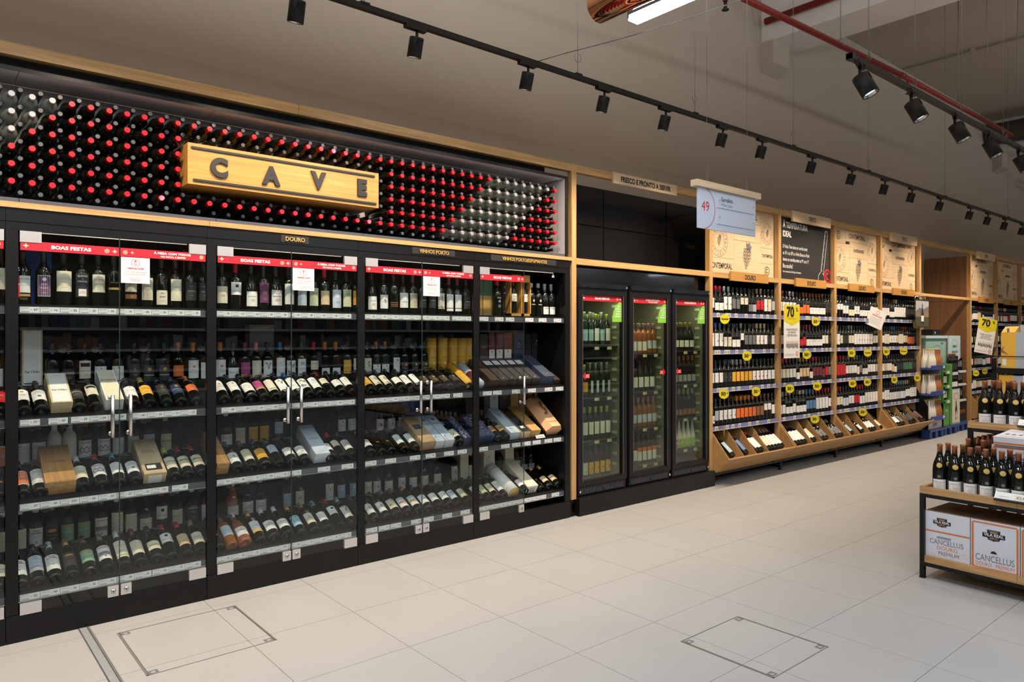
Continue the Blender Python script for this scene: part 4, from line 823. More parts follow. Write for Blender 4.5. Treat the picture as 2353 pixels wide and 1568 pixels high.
LB('white and blue patterned carton beside the kraft box', 820, 4.238, 782, 868, 2, 'carton_white', 'paper_V', [('DA ROCHA', .22, .014, 'N')], extra=lambda f, w, t, L: (speckle('paper_B', 0, .5)(f, w, t, L), crest('paper_N', .82, .017)(f, w, t, L)), L=.34, lid=False)
LB('second white and blue patterned carton, nearer the post', 820, 4.238, 872, 965, 2, 'carton_white', 'paper_V', [('DA ROCHA', .22, .014, 'N')], extra=lambda f, w, t, L: (speckle('paper_B', 0, .5)(f, w, t, L), crest('paper_N', .82, .017)(f, w, t, L)), L=.34, lid=False)
LB('dark blue chevron patterned carton left of the post', 820, 4.238, 1050, 1130, 2, 'paper_N', 'paper_N', extra=speckle('paper_V', 0, 1, 130, .007), L=.30, lid=False)
SB('tall beige carton behind bottles, lowest tier of third cabinet', 820, 4.238, 1005, 1088, 3, 'paper_E', 'paper_C', L=.30, lid=False)
# open-ended last
Zu = (1080, 4.612)
for i, (a, b) in enumerate(((103, 133), (136, 236))):
    SB(('narrow ', 'full ')[i]+'green and gold carton with crest, top tier', *Zu, a, b, 0, 'paper_A', 'paper_A', extra=lambda f, w, t, L: (f.box(-w/2, w/2, -t/2-.003, -t/2-.001, L*.52, L, 'paper_Z'), crest('paper_A', .72, .016)(f, w, t, L)), L=.34, Y=.20, lid=False)
SB('black carton with white lettering, top tier', *Zu, 345, 432, 0, 'paper_K', 'paper_K', [('QUINTA', .25, .016, 'W'), ('VINTAGE', .20, .016, 'W'), ('CHURCHILL', .05, .012, 'W')], L=.34, Y=.20, lid=False)
for i, (a, b) in enumerate(((436, 562), (572, 655))):
    X, w_ = cx(0, *Zu, a, b, .08); g = MB(); L = .36; t_ = .12
    g.box(-w_/2, -w_/2+.012, -t_/2, t_/2, 0, L, 'oak_sign').box(w_/2-.012, w_/2, -t_/2, t_/2, 0, L, 'oak_sign').box(-w_/2, w_/2, t_/2-.01, t_/2, 0, L, 'oak_sign').box(-w_/2, w_/2, -t_/2, t_/2, 0, .035, 'oak_sign').box(-w_/2, w_/2, -t_/2, t_/2, L-.06, L, 'oak_sign')
    o = obj('gift_box', g, None, (X, .15, ZS[0]+.001)); tag(o, ('wider', 'narrower')[i]+' open wooden case holding one bottle, top tier', 'gift box', GB); obj('front_print', MB().text('GRAHAM', 0, .012, -t_/2-.001, .014, 'paper_T', maxw=w_*.7), o)
    bottle('smc', (X, .14, ZS[0]+.037), (0, 0, 0), 'bottle inside the %s open wooden case' % ('wider', 'narrower')[i], 'upright bottles in the cabinets')
SB('dark brown carton with gold script, second tier', *Zu, 103, 190, 1, 'paper_b', 'paper_b', [('Rozès', .24, .02, 'A'), ('PORTO', .12, .012, 'A')], L=.36, lid=False)
for i, (a, b) in enumerate(((195, 266), (272, 350), (356, 444))):
    SB('dark red carton with white square label, %s from left' % ordn(i+1), *Zu, a, b, 1, 'paper_Q', 'paper_Q', [('ALVES' if i else '', .33, .022, 'M')], extra=lambda f, w, t, L: (f.box(-w*.42, w*.42, -t/2-.0035, -t/2-.002, .15, .225, 'paper_W'), f.disc(0, .205, .008, -t/2-.004, 'paper_O')), L=.375, lid=False)
SB('tall navy carton with gold mark, second tier', *Zu, 460, 572, 1, 'paper_N', 'paper_N', [('Blue', .24, .018, 'A')], extra=lambda f, w, t, L: f.disc(0, .275, .008, -t/2-.003, 'paper_A'), L=.385, lid=False)
SB('black carton half hidden behind the navy one', *Zu, 580, 650, 1, 'paper_D', 'paper_D', L=.36, lid=False)
SB('black carton with gold crown, near the cabinet end', *Zu, 655, 757, 1, 'paper_D', 'paper_D', [('MESSIAS', .265, .012, 'A')], extra=lambda f, w, t, L: f.disc(0, .30, .010, -t/2-.003, 'paper_A'), L=.375, lid=False)
LB('dark brown carton lying beside the gift tubes, second tier', *Zu, 230, 328, 1, 'paper_b', 'paper_b', extra=speckle('paper_A', .5, .75, 16, .006), L=.34, lid=False)
for i, (a, b) in enumerate(((335, 428), (432, 510), (515, 590), (595, 672), (676, 755))):
    LB('dark lying carton with white square label, %s from left' % ordn(i+1), *Zu, a, b, 1, 'paper_D', 'paper_D', extra=lambda f, w, t, L: (f.box(-w*.42, w*.42, -t/2-.0035, -t/2-.002, .235, .30, 'paper_W'), f.disc(0, .03, .005, -t/2-.004, 'paper_V')), L=.33, lid=False)
LB('slate blue carton lying with gold crest, second tier', *Zu, 795, 905, 1, 'paper_a', 'paper_a', [('PORTO', .04, .010, 'A')], extra=lambda f, w, t, L: (f.disc(0, .19, .010, -t/2-.003, 'paper_N')), L=.36, th=.10, lid=False)
LB('short grey-brown carton at the cabinet end, second tier', *Zu, 908, 972, 1, 'paper_b', 'paper_b', L=.13, th=.06, lid=False)
Zl = (1080, 4.48)
SB('tall white patterned carton, third tier of last cabinet', *Zl, 203, 292, 2, 'paper_V', 'paper_V', extra=crest('paper_A', .8, .02), L=.31, lid=False)
SB('dark carton with faint crest, third tier of last cabinet', *Zl, 300, 412, 2, 'paper_D', 'paper_D', extra=crest('paper_T', .8, .02), L=.31, lid=False)
for i, (a, b) in enumerate(((416, 498), (502, 582))): SB('plain gold carton standing, %s of the pair' % ordn(i+1), *Zl, a, b, 2, 'paper_A', 'paper_A', L=.31, lid=False)
SB('peach carton with dragon drawing standing at the back', *Zl, 590, 706, 2, 'paper_p', 'paper_p', extra=dragon, L=.31, lid=False)
LB('dark blue chevron carton right of the post, third tier', *Zl, 100, 268, 2, 'paper_N', 'paper_N', extra=lambda f, w, t, L: (speckle('paper_V', .25, 1, 200, .008)(f, w, t, L), f.text('CRUZ', w*.15, .03, -t/2-.003, .011, 'paper_A')), L=.31, lid=False)
LB('pale blue and silver carton lying, third tier of last cabinet', *Zl, 428, 532, 2, 'paper_V', 'paper_V', [('Espumante', .06, .012, 'B')], extra=crest('paper_B', .72, .022), L=.36, lid=False)
LB('tan and black carton with a small window', *Zl, 545, 648, 2, 'paper_H', 'paper_K', extra=window, L=.34, lid=False)
LB('gold striped carton lying next to the peach box', *Zl, 632, 742, 2, 'paper_A', 'paper_A', extra=stripes('paper_K'), L=.36, lid=False)
# peach hexagonal box with the dragon drawing
X, w_ = cx(0, *Zl, 800, 958, .02); L = .37; hexp = [(-w_/2, 0), (-w_*.28, -.055), (w_*.28, -.055), (w_/2, 0), (w_*.28, .055), (-w_*.28, .055)]
g = MB(); g.add([(x, y, z) for z in (0, L) for x, y in hexp], [tuple(range(5, -1, -1)), tuple(range(6, 12))]+[(i, (i+1) % 6, (i+1) % 6+6, i+6) for i in range(6)], 'paper_p')
o = obj('gift_box', g, None, (X, .04, ZS[2]+.060), (R(-52), 0, R(0))); tag(o, 'peach hexagonal carton with brown dragon drawing, lit brightly', 'gift box', GB)
f = MB(); dragon(f, w_*.56, .11, L); f.text('Oriental', .0, .10, -.0585, .014, 'paper_O', maxw=.05); obj('front_print', f, o)
SB('tall cream carton, lowest tier of last cabinet', *Zl, 140, 256, 3, 'paper_C', 'paper_W', extra=speckle('paper_S', .2, .9, 12, .01), L=.30, lid=False)
SB('beige carton standing, lowest tier of last cabinet', *Zl, 360, 452, 3, 'paper_C', 'paper_C', L=.29, lid=False)
LB('cream embossed carton lying, lowest tier of last cabinet', *Zl, 600, 712, 3, 'paper_C', 'paper_C', L=.36, th=.09, lid=False, cap='paper_S')
tb = obj('gift_tube', MB().lathe([(0, 0), (.052, 0), (.054, .004)], 'seal_gold', 24).lathe([(.054, .004), (.054, .34), (.050, .35), (0, .35)], 'paper_W', 24).lathe([(.0544, .285), (.0544, .295)], 'paper_S', 24), None, (XU(1080+455/4.48, .03), .035, ZS[3]+.055), (LEAN, 0, 0)); tag(tb, 'large white gift tube with gold metal end', 'gift tube')
q = MB(); W_ = wrapper(.0546); q.text('Brut', 0, .24, 0, .018, 'paper_S', wrap=W_); obj('front_print', q, tb)
tag(obj('price_card', MB().box(-.05, .05, 0, .003, 0, .035, 'paper_W').box(-.04, .035, -.001, 0, .012, .018, 'paper_I'), None, (XU(1080+740/4.48, .02), .03, ZS[2]+.008), (R(-35), 0, 0)), 'small white card lying before the gold striped carton', 'card')

# ------------------------------------------------------------------ bottle wall with the wooden sign
case = empty('bottle_wall_case', (0, 0, 0)); tag(case, 'long grey peg case of wine bottles above the glass cabinets', 'display case')
zb, zt, xr, yb = 2.300, 2.955, 4.367, .27
obj('back_board', MB().box(-.6, xr, yb, yb+.02, zb, zt, 'box_grey'), case)
for a, b in zip((-.6, .44, 1.43, 2.42, 3.42), (.437, 1.427, 2.417, 3.417, xr)):
    obj('top_panel', MB().box(a, b, 0, .088, zt, zt+.02, 'box_grey').box(a, b, .091, yb, zt+.003, zt+.02, 'box_grey'), case)
    obj('bottom_panel', MB().box(a, b, -.0, yb, zb-.022, zb, 'rail_grey'), case)
obj('end_panel', MB().box(xr, xr+.02, 0, .09, zb, zt, 'box_grey').box(xr+.002, xr+.02, .092, yb, zb, zt, 'box_grey'), case)
obj('front_edge', MB().box(-.6, xr+.02, -.004, 0, zt, zt+.022, 'black_metal').box(xr, xr+.02, -.004, 0, zb, zt, 'black_metal').box(-.6, xr+.03, .0, .3, zt+.021, zt+.024, 'black_void').box(-.6, 4.22, .10, .12, zt+.02, 3.09, 'black_void').box(xr+.02, xr+.04, 0, .3, zb, zt+.02, 'black_lam'), case)
ledm = MB()
pm = MB().lathe([(.0135, .0), (.0135, .226), (.0115, .231)], 'peg_black', 12); pm.lathe([(0, .2315), (.0115, .2315)], 'peg_grey', 12); pegm = pm.mesh('peg')
X0, DX, Z0, DZ = .403, .08895, 2.828, .0894
for j in range(-3, 44):
    for r in range(7):
        if 10 <= j < 24 and 2 <= r <= 4: continue
        if j < 0 and r > 5: continue
        obj('peg', pegm, case, (X0+DX*(j+.5), yb, Z0+DZ/2-DZ*r), (R(90), 0, 0))
dark = ('bdx', 'bottle_dark', 'R', [], [], ''); clear = ('bdx', 'bottle_clear', 'V', [], [], '')
for r in range(6):
    seq = 0
    for j in range(-3, 44):
        if 10 <= j <= 24 and 1 <= r <= 4: continue
        seq += 1; cl = j <= 2-r or 36-r <= j <= 42-r
        nm = 'clear_bottle' if cl else 'red_capped_bottle'
        bottle(clear if cl else dark, (X0+DX*j, yb-.003, Z0-DZ*r), (R(90), 0, 0), ('clear glass bottle with silver cap' if cl else 'dark bottle with red cap')+', %s in the %s row of the bottle wall' % (ordn(seq), ordn(r+1)),
               'clear bottles of the bottle wall' if cl else 'red capped bottles of the bottle wall', nm, 'wine bottle', 12)
sg = empty('wooden_sign', (1.864, 0, 2.59)); tag(sg, 'golden wooden box sign with four dark letters amid bottles', 'sign')
bx0, bx1, bz0, bz1, by = 1.239-1.864, 2.489-1.864, 2.472-2.59, 2.7115-2.59, -.09
obj('box', MB().box(bx0, bx1, by, .265, bz0, bz1, 'oak_sign'), sg)
def P(x, y, ox=400, oy=180, s=4.127, Y=-.09): a, b = at(ox+x/s, oy+y/s, Y); return a-1.864, b-2.59
b0, b1 = P(162, 652), P(1900, 930); obj('bar', MB().box(b0[0], b1[0], by-.008, by, b0[1]-.007, b0[1]+.006, 'chalkboard'), sg)
b0, b1 = P(180, 962), P(1915, 1190); obj('bar', MB().box(b0[0], b1[0], by-.008, by, b0[1]-.006, b0[1]+.007, 'chalkboard'), sg)
for ch, x, y in (('C', 425, 845), ('A', 918, 922), ('V', 1365, 970), ('E', 1780, 1037)):
    a, b = P(x, y); obj('letter', MB().text(ch, a, b-.052, by-.012, .145, 'chalkboard', 'C', 2.6, .95, th=.012), sg)

# ------------------------------------------------------------------ oak frame
def frame(name, label, boxes, group='oak shop frame'):
    r = empty(name, (0, 0, 0)); tag(r, label, 'shelf frame', group)
    for nm, b, m in boxes: obj(nm, MB().box(*b, m), r)
    return r
frame('oak_frame', 'oak frame around the bottle wall and glass cabinets', [('beam', (-2.5, 1.95, 0, .055, 3.035, 3.10, 'oak')[:6], 'oak'), ('beam', (1.953, 4.452, 0, .055, 3.035, 3.10), 'oak'), ('post', (4.452, 4.509, 0, .055, .15, 3.10), 'oak_z'),
      ('ledge_strip', (-2.5, 1.385, -.012, .02, 2.248, 2.278), 'oak'), ('ledge_strip', (1.387, 4.45, -.012, .02, 2.248, 2.278), 'oak')])
frame('oak_frame', 'oak frame around the three drinks coolers', [('beam', (4.509, 6.503, 0, .055, 3.035, 3.10), 'oak'), ('beam', (4.509, 6.503, 0, .055, 2.222, 2.276), 'oak'), ('post', (6.503, 6.56, 0, .055, .13, 3.10), 'oak_z')])
tag(obj('foot_bracket', MB().box(4.44, 4.475, .02, .06, 0, .15, 'black_metal').box(4.44, 4.50, .01, .08, 0, .01, 'black_metal').box(4.44, 4.50, .01, .06, .12, .135, 'black_metal')), 'black steel foot bracket under the oak post by the coolers', 'bracket')
pn = empty('black_panel_wall', (0, 0, 0)); tag(pn, 'black panelled recess above the three coolers', 'panel wall')
xs = [4.3, 5.40, 6.41, 7.15]
for a, b in zip(xs, xs[1:]):
    for z0, z1 in ((2.26, 2.683), (2.694, 3.076)): obj('panel', MB().box(a+.006, b-.006, .50, .515, z0, z1, 'black_lam'), pn)
obj('backing', MB().box(4.3, 7.15, .515, .53, 2.24, 3.075, 'black_void').box(4.5, 7.0, .02, .5, 2.27, 2.275, 'black_void'), pn)
obj('bracket_bar', MB().box(6.45, 6.49, .0, .5, 2.90, 2.93, 'black_void'), pn)
ss = MB().box(4.971, 5.911, -.024, -.002, 2.999, 3.10, 'pine_board'); ss.text('FRESCO E PRONTO A SERVIR', 5.441, 3.026, -.0245, .066, 'paper_K', 'C', 2, .86, .87)
tag(obj('wooden_sign', ss), 'pale wooden sign board on the beam above the coolers', 'sign')

# ------------------------------------------------------------------ coolers
CXs = [(4.53, 5.185), (5.215, 5.848), (5.868, 6.498)]
CN = ['first', 'middle', 'last']
cool_rows = {0: [(1.50, 'tq'), (1.03, 'gr'), (.635, 'wt'), (.30, 'or')], 1: [(1.42, 'ro'), (1.05, 'rd'), (.69, 'rs'), (.335, 'pk')], 2: [(1.44, 'ch'), (1.09, 'bk'), (.74, 'sp'), (.42, 'cn')]}
film = MB().box(4.51, 6.503, .10, .105, 2.0, 2.225, 'black_film'); tag(obj('plastic_film', film), 'glossy black plastic film above the cooler doors', 'film')
pl = MB().box(4.513, 6.548, -.035, .03, .0, .160, 'black_lam'); tag(obj('cooler_plinth', pl), 'long black plinth under the three coolers', 'plinth')
DS['tq'] = ('tall', 'bottle_green', 'E', [H('L', .05, .155)], [], 'teal'); DS['gr'] = ('tall', 'bottle_green', 'V', [(.04, .15, .016, 'V')], [], 'silver'); DS['yw2'] = ('bdx', 'bottle_green', 'U', [H('Y', .05, .14)], [], 'yellow')
DS['wt'] = ('bdx', 'bottle_dark', 'U', [H('W', .05, .165)], [], 'white'); DS['or'] = ('bdx', 'bottle_dark', 'D', [H('Y', .02, .13)], [('o', .07, .01, 'T')], 'amber'); DS['wq'] = ('bdx', 'bottle_dark', 'D', [H('W', .02, .13)], [('#', .07, .014, 'S')], 'white')
DS['ro'] = ('bdx', 'bottle_rose', 'V', [H('W', .03, .12)], [], 'white'); DS['rd'] = ('bur', 'bottle_dark', 'D', [H('W', .04, .14, .040)], [], 'white'); DS['rs'] = ('bdx', 'bottle_amber', 'J', [H('V', .05, .13)], [], 'pale'); DS['pk'] = ('bdx', 'bottle_brown', 'D', [H('W', .03, .12), (.12, .16, .036, 'O')], [], 'white and orange')
DS['ch'] = ('bur', 'bottle_dark', 'A', [H('W', .04, .11, .040)], [], 'white'); DS['bk'] = ('bdx', 'bottle_brown', 'O', [H('S', .03, .10)], [], 'grey'); DS['sp'] = ('bdx', 'bottle_brown', 'C', [H('T', .03, .09)], [], 'brown')
DS['cnp'] = ('milk', 'bottle_milk', 'J', [(.02, .10, .036, 'J')], [('H!', .05, .03, 'W', 1)], 'pink'); DS['cnu'] = ('milk', 'bottle_milk', 'U', [(.02, .10, .036, 'U')], [('H!', .05, .03, 'W', 1)], 'lime')
cmix = {'tq': ['tq', 'tq', 'tq', 'wt', 'tq', 'wt'], 'gr': ['yw2', 'yw2', 'gr', 'gr', 'gr', 'gr'], 'wt': ['wt', 'wt', 'wt', 'wt', 'wt'], 'or': ['wq', 'wq', 'or', 'or', 'or'], 'ro': ['ro', 'ro', 'ro', 'ro', 'rs'], 'rd': ['rd', 'rd', 'rd', 'rd', 'rd'],
        'rs': ['rs', 'rs', 'rs', 'rs', 'rs'], 'pk': ['wq', 'rd', 'pk', 'pk', 'pk'], 'ch': ['ch', 'ch', 'ch', 'ch', 'ch'], 'bk': ['bk', 'bk', 'bk', 'bk', 'bk'], 'sp': ['sp', 'sp', 'sp', 'sp', 'sp'], 'cn': ['cnp', 'cnp', 'cnu', 'cnu', 'cnu']}
for c, (x0, x1) in enumerate(CXs):
    r = empty('drinks_cooler', (x0, 0, .16)); tag(r, CN[c]+' tall black glass-door cooler beside the wine cabinets', 'cooler', 'drinks coolers')
    w_ = x1-x0; ww = w_
    sh = MB().box(-.012, .012, .04, .62, 0, 1.86, 'black_metal').box(w_-.012, w_+.012, .04, .62, 0, 1.86, 'black_metal').box(0, w_, .60, .62, 0, 1.86, 'cooler_wall').box(.012, .03, .06, .6, .1, 1.8, 'cooler_wall').box(w_-.03, w_-.012, .06, .6, .1, 1.8, 'cooler_wall').box(0, w_, .06, .6, 1.78, 1.86, 'cooler_wall').box(0, w_, .04, .6, 0, .13, 'black_metal')
    for i in range(16): sh.box(w_-.036, w_-.03, .10, .16, .2+i*.1, .225+i*.1, 'paper_E')
    obj('cabinet_shell', sh, r)
    dr = empty('door', (0, 0, 0), parent=r); f = .060
    fm = MB()
    for b in ((.004, f, .0, .045, .09, 1.86), (w_-f, w_-.004, .0, .045, .09, 1.86), (f, w_-f, .0, .045, .09, .09+.045), (f, w_-f, .0, .045, 1.80, 1.86)): fm.box(*b, 'black_metal')
    fm.box(f-.006, f, -.004, 0, .13, 1.80, 'rail_grey').box(w_-f, w_-f+.006, -.004, 0, .13, 1.80, 'rail_grey')
    obj('door_frame', fm, dr); obj('glass', MB().box(f, w_-f, .018, .022, .135, 1.80, 'cooler_glass'), dr)
    obj('banner', banner_mesh(f+.002, w_-f-.002, 1.745, 1.795, c % 2, y=.013), dr)
    st = MB(); n = 14; q = .13; xx, zz = w_-f-.003, 1.56
    st.poly([(xx, zz), (xx, zz+.19)]+[(xx-q*math.sin(a*math.pi/2/n), zz+.19*math.cos(a*math.pi/2/n)) for a in range(1, n+1)], .013, 'sticker_green')
    for i, t in enumerate(('QUEM', 'FECHA A', 'PORTA,', 'AJUDA O', 'AMBIENTE')): st.text(t, xx-.008, zz+.138-.023*i, .0125, .019, 'paper_W', 'R', 1)
    obj('sticker', st, dr)
    ax = f+.012 if c != 1 else w_-f-.012; sg_ = 1 if c != 1 else -1; ar = MB()
    ar.poly([(ax, .93+.14), (ax+sg_*.035, .93+.18), (ax+sg_*.035, .93+.16), (ax+sg_*.09, .93+.16), (ax+sg_*.09, .93+.12), (ax+sg_*.035, .93+.12), (ax+sg_*.035, .93+.10)][::sg_ * -1 if sg_ > 0 else 1], .013, 'paper_R')
    ar.text('ABRIR', ax+sg_*.062, 1.072, .0125, .014, 'paper_W', 'C', 1).text('PORTA', ax+sg_*.062, 1.056, .0125, .014, 'paper_W', 'C', 1); obj('arrow_sticker', ar, dr)
    hl = MB().box(0.01, w_-.01, -.012, .06, 1.862, 1.905, 'black_film').box(w_-.03, w_-.012, -.014, -.011, 1.87, 1.888, 'paper_B'); obj('lamp_hood', hl, r)
    gr = MB().box(.01, w_-.01, .01, .05, .008, .085, 'black_metal')
    for i in range(30): gr.box(.04+i*(w_-.08)/30, .046+i*(w_-.08)/30, .006, .012, .02, .07, 'rail_grey')
    gr.lathe([(.014, 0), (.012, .01), (0, .012)], 'steel', 12, Matrix.Translation((.03 if c == 0 else w_-.02, .005, .04)) @ Matrix.Rotation(R(90), 4, 'X')).box(w_/2-.012, w_/2+.012, .004, .01, .03, .054, 'black_void'); obj('grille', gr, r)
    obj('led_strip', MB().tube((.07, .06, 1.775), (w_-.07, .06, 1.775), .006, 'led_glow', 6), r)
    ld = bpy.data.lights.new('cooler_light', 'AREA'); ld.shape = 'RECTANGLE'; ld.size = w_-.15; ld.size_y = .04; ld.energy = 1.5; ld.color = (1, .95, .75)
    lo = bpy.data.objects.new('cooler_light', ld); COL.objects.link(lo); lo.parent = r; lo.location = (w_/2, .075, 1.76); lo.rotation_euler = (R(18), 0, 0)
    for ti, (z, kk) in enumerate(cool_rows[c]):
        s_ = empty('shelf', (0, 0, 0), parent=r); obj('board', MB().box(.03, w_-.03, .09, .58, z-.17-.006, z-.165, 'rail_grey').box(.05, w_-.04, .085, .09, z-.20, z-.165, 'acrylic'), s_)
        for px_ in (.10, .33, .50): obj('price_tag', MB().box(-.03, .03, 0, .001, -.014, .014, 'tag_white').box(.004, .027, -.0004, 0, -.011, .011, 'promo_yellow'), s_, (px_, .083, z-.184))
        for row in range(2):
            for i, des in enumerate((cmix[kk]+cmix[kk][-1:])[:6]):
                X = x0+.150+i*.0765 if kk not in ('rd', 'ch') else x0+.150+i*.086
                if X > x1-.085: continue
                if row and random.random() < .2: continue
                bottle(des, (X, .15+.11*row, z-.0045), (0, 0, 0), '%s label bottle %s from left%s, %s shelf of %s cooler' % (DS[des][5], ordn(i+1), ' behind' if row else '', TIERN[ti], CN[c]), 'bottles in the coolers', 'chilled_bottle', 'wine bottle', 12)
# ------------------------------------------------------------------ open shelving bays
BX = [(6.56, 7.890), (7.947, 9.275), (9.335, 10.655), (10.705, 12.050), (14.326, 15.665), (15.741, 17.10), (17.17, 18.5)]
RZ = [1.838, 1.438, 1.030, .620]
BN = ['first', 'second', 'third', 'fourth', 'fifth', 'sixth', 'seventh']
SN = ['top', 'second', 'third', 'bottom']
def crates(bay, x0, parent):
    y = .058
    def pc(xa, xb, za, zb_, fn=None, tone='pine_board'):
        mb = MB().box(x0+xa+.0015, x0+xb-.0015, y, y+.012, za+.0015, zb_-.0015, tone)
        if fn: fn(mb)
        obj('crate_board', mb, parent)
    yy = y-.0006
    def cc(cx_, cz, r, m='paper_K'): return lambda mb: mb.ring(x0+cx_, cz, r*.82, r, yy, m, 24).ring(x0+cx_, cz, r*.30, r*.52, yy, m, 20, 1, R(50), R(310))
    def stamp(cx_, cz, r):
        def f(mb):
            x = x0+cx_; mb.ring(x, cz, r*.975, r, yy, 'paper_K', 36).ring(x, cz, r*.60, r*.62, yy, 'paper_K', 30)
            for s_, a0, da in (('WINE*NOIT', R(168), -R(19)), ('IST*SELECT', R(188), R(19))):
                for i, c in enumerate(s_):
                    a = a0+da*i; q = r*.68 if da < 0 else r*.90
                    mb.text(c, x+q*math.cos(a), cz+q*math.sin(a), yy, r*.32, 'paper_K', 'C', 0, .8, rot=a-math.pi/2 if da < 0 else a+math.pi/2)
            grapes(mb, x, cz+r*.36, r*.24)
        return f
    def grapes(mb, x, zt_, s):
        rd = random.Random(2)
        for i in range(6):
            for j in range(4 if i < 3 else (3 if i < 4 else (2 if i < 5 else 1))):
                k = 4 if i < 3 else (3 if i < 4 else (2 if i < 5 else 1))
                px_, pz = x+(j-(k-1)/2)*s*.42+rd.uniform(-.05, .05)*s+s*.06*(3-i), zt_-s*.4-i*s*.42
                mb.ring(px_, pz, s*.14, s*.22, yy, 'paper_K', 10)
        mb.poly([(x+s*(.45+.55*math.cos(a)*(1+.25*math.cos(5*a))), zt_+s*(.0+.5*math.sin(a)*(1+.25*math.cos(5*a)))) for a in [i*math.pi/9 for i in range(18)]], yy, 'paper_I')
        mb.poly([(x-s*.03, zt_), (x+s*.05, zt_), (x+s*.0, zt_+s*.7), (x-s*.08, zt_+s*.7)], yy, 'paper_K')
    W_ = 1.32
    pc(0, .375, 2.84, 3.034, cc(.16, 2.94, .058)); pc(.375, 1.035, 2.875, 3.034, lambda mb: mb.text('CONTEMPORAL', x0+.71, 2.925, yy, .088, 'paper_K', 'C', 1, .78, .50))
    pc(1.035, W_+.008, 2.62, 3.034, stamp(1.175, 2.785, .128)); pc(0, .49, 2.445, 2.84, stamp(.20, 2.62, .165))
    pc(.49, 1.035, 2.665, 2.875, lambda mb: mb.text('continente', x0+.76, 2.745, yy, .085, 'paper_K', 'C', 1, .85, .36)); pc(.49, 1.035, 2.277, 2.665, lambda mb: grapes(mb, x0+.74, 2.605, .095))
    pc(0, .49, 2.277, 2.445, lambda mb: mb.text('CONTEMPORAL', x0+.24, 2.33, yy, .085, 'paper_K', 'C', 1, .8, .42)); pc(1.035, W_+.008, 2.44, 2.62, lambda mb: mb.text('CONTEMPORAL', x0+1.18, 2.51, yy, .055, 'paper_K', 'C', 1, .8, .24))
    pc(1.035, W_+.008, 2.277, 2.44, cc(1.17, 2.355, .052))
def etag():
    if 'etag' not in _lm: _lm['etag'] = MB().box(-.026, .026, 0, .003, -.023, .023, 'tag_white').box(-.014, .004, -.0006, 0, -.012, .013, 'paper_I').box(.001, .015, -.0007, 0, -.012, .013, 'promo_yellow').box(-.014, .0, -.0008, 0, .003, .011, 'paper_S').box(.004, .012, -.001, 0, -.004, .004, 'paper_T').mesh('price_tag')
    return _lm['etag']
KD = {'m': (.06, .165), 'l': (.035, .115), 'h': (.11, .185), 't': (.045, .185), 's': (.04, .145)}
def quick(tok):   # e.g. RWm : red foil, white label, mid
    f_, c_, p_ = tok[0], tok[1], tok[2]; shape = 'bur' if p_ == 'l' else 'bdx'; z0, z1 = KD[p_]
    tx = []
    if c_ in 'WCHEV': tx = [('=', z1-.025, .016, 'I' if len(tok) < 4 else tok[3], 2)]+([('o', (z0+z1)/2-.012, .010, tok[3])] if len(tok) > 3 else [])
    elif c_ in 'RYO': tx = [('=', (z0+z1)/2, .014, 'W', 1)]
    elif c_ == 'D': tx = [('=', (z0+z1)/2, .014, 'S', 2)]
    return (shape, 'bottle_dark', f_, [(z0, z1, SH[shape][1]*.98, c_)], tx, PNAME[c_])
ROWS = {0: ['DWm RWl RWlG EWtT EWtT DIm DIm DCh DCh DIl DSl ARm ARm DWtO DCt DSm', 'RWt BWtB BWtB DCs DCs DWl DWl VWh DIm DIm DIm CWmA CWmA CWm DDm DWm', 'DWm DWm DWm DDm DDm VYm VYm VYm VYm VYm DWmR DWmR DWmR DWmQ DWm DWm', 'AWlQ DSm DWmS DWmS DWmM DWmM OOm OOm OOm OOm OOm TTm TTm TWh TWh DWm'],
        1: ['QWm QWm DWm EWm EWm DVs DOl FOs FOs FWl FWl FWl FWl FWl DDm DDm', 'DWm DWm DWm DWm RWmR RWsR RRl DRs RWl RWl DWl DWl DWl DWm DCm DDm', 'RCm RCm RCm DWm DWm DWl AHm AHm AHm DCl RQm RQm DQm DQs DRm DIm', 'CWs LWs AWl LWl DWs DWl CWl CWl BBm BBm BBm RWt RWt DWt RWt RWmR'],
        2: ['DWm DWh DWh DWm DWm ECl ECl DWmT DWmT DWl DWl DWl DWl DWm DWm DWm', 'EWt EWtR DEm DDm DDm VCm VCm DWt DWtR DWtR DWtR DWtR DWtR DWtR DCm DWm', 'TRt RRt RRt RRt DWm EWm DWm EWm GCs DIm DCl DWl RWmO DWm DWm DSm', 'RCm RCm RCm DVs DVs DWm DWm DRm RRm RWs RWs DWtO TWtO DWt DWt DWt'],
        3: ['DWm DWm NWm DWm DWl DWl OWt WWt DWt DWt DWtI DDt DDm DDm DDm DDm', 'NWm NWm DCt DCt DWmB BWmB BWmB DHm DCt DCt RCm RHm DOs DOs DOs DDm', 'DWm CWm DHm CWm PWm DHs DWl DDm DDm DDm DZm DZm DZm DZm DDm DDm', 'DWm DWm DWtK DWtK DWs FWsO DWsO LVs LVs LWs LVs CWm CWm DWtT DWtT DWt']}
far_rows = ['DVs FHs DWm NWm DWm DHt DHt RDm DCs DWl DWl DCl DWl DWl DWl DWm', 'VEs VEs VDm DWs FOs DWs CWs CWs DRs DRs DWm DWm DWm DCm DWm DDm', 'DWm DWm DQm DCm DCm DWm DWm DVm DWs DWs DWm DWm DWm DRm RCm DWm', 'DWs DWs DWt DWt DHm DHm DWm DWm DWs DWs DQm DCm DWm DWm DDm DWm']
stuffmb = MB(); LPF = [(0.0375, 0.0), (.0375, .188), (.030, .208), (.0150, .235)]
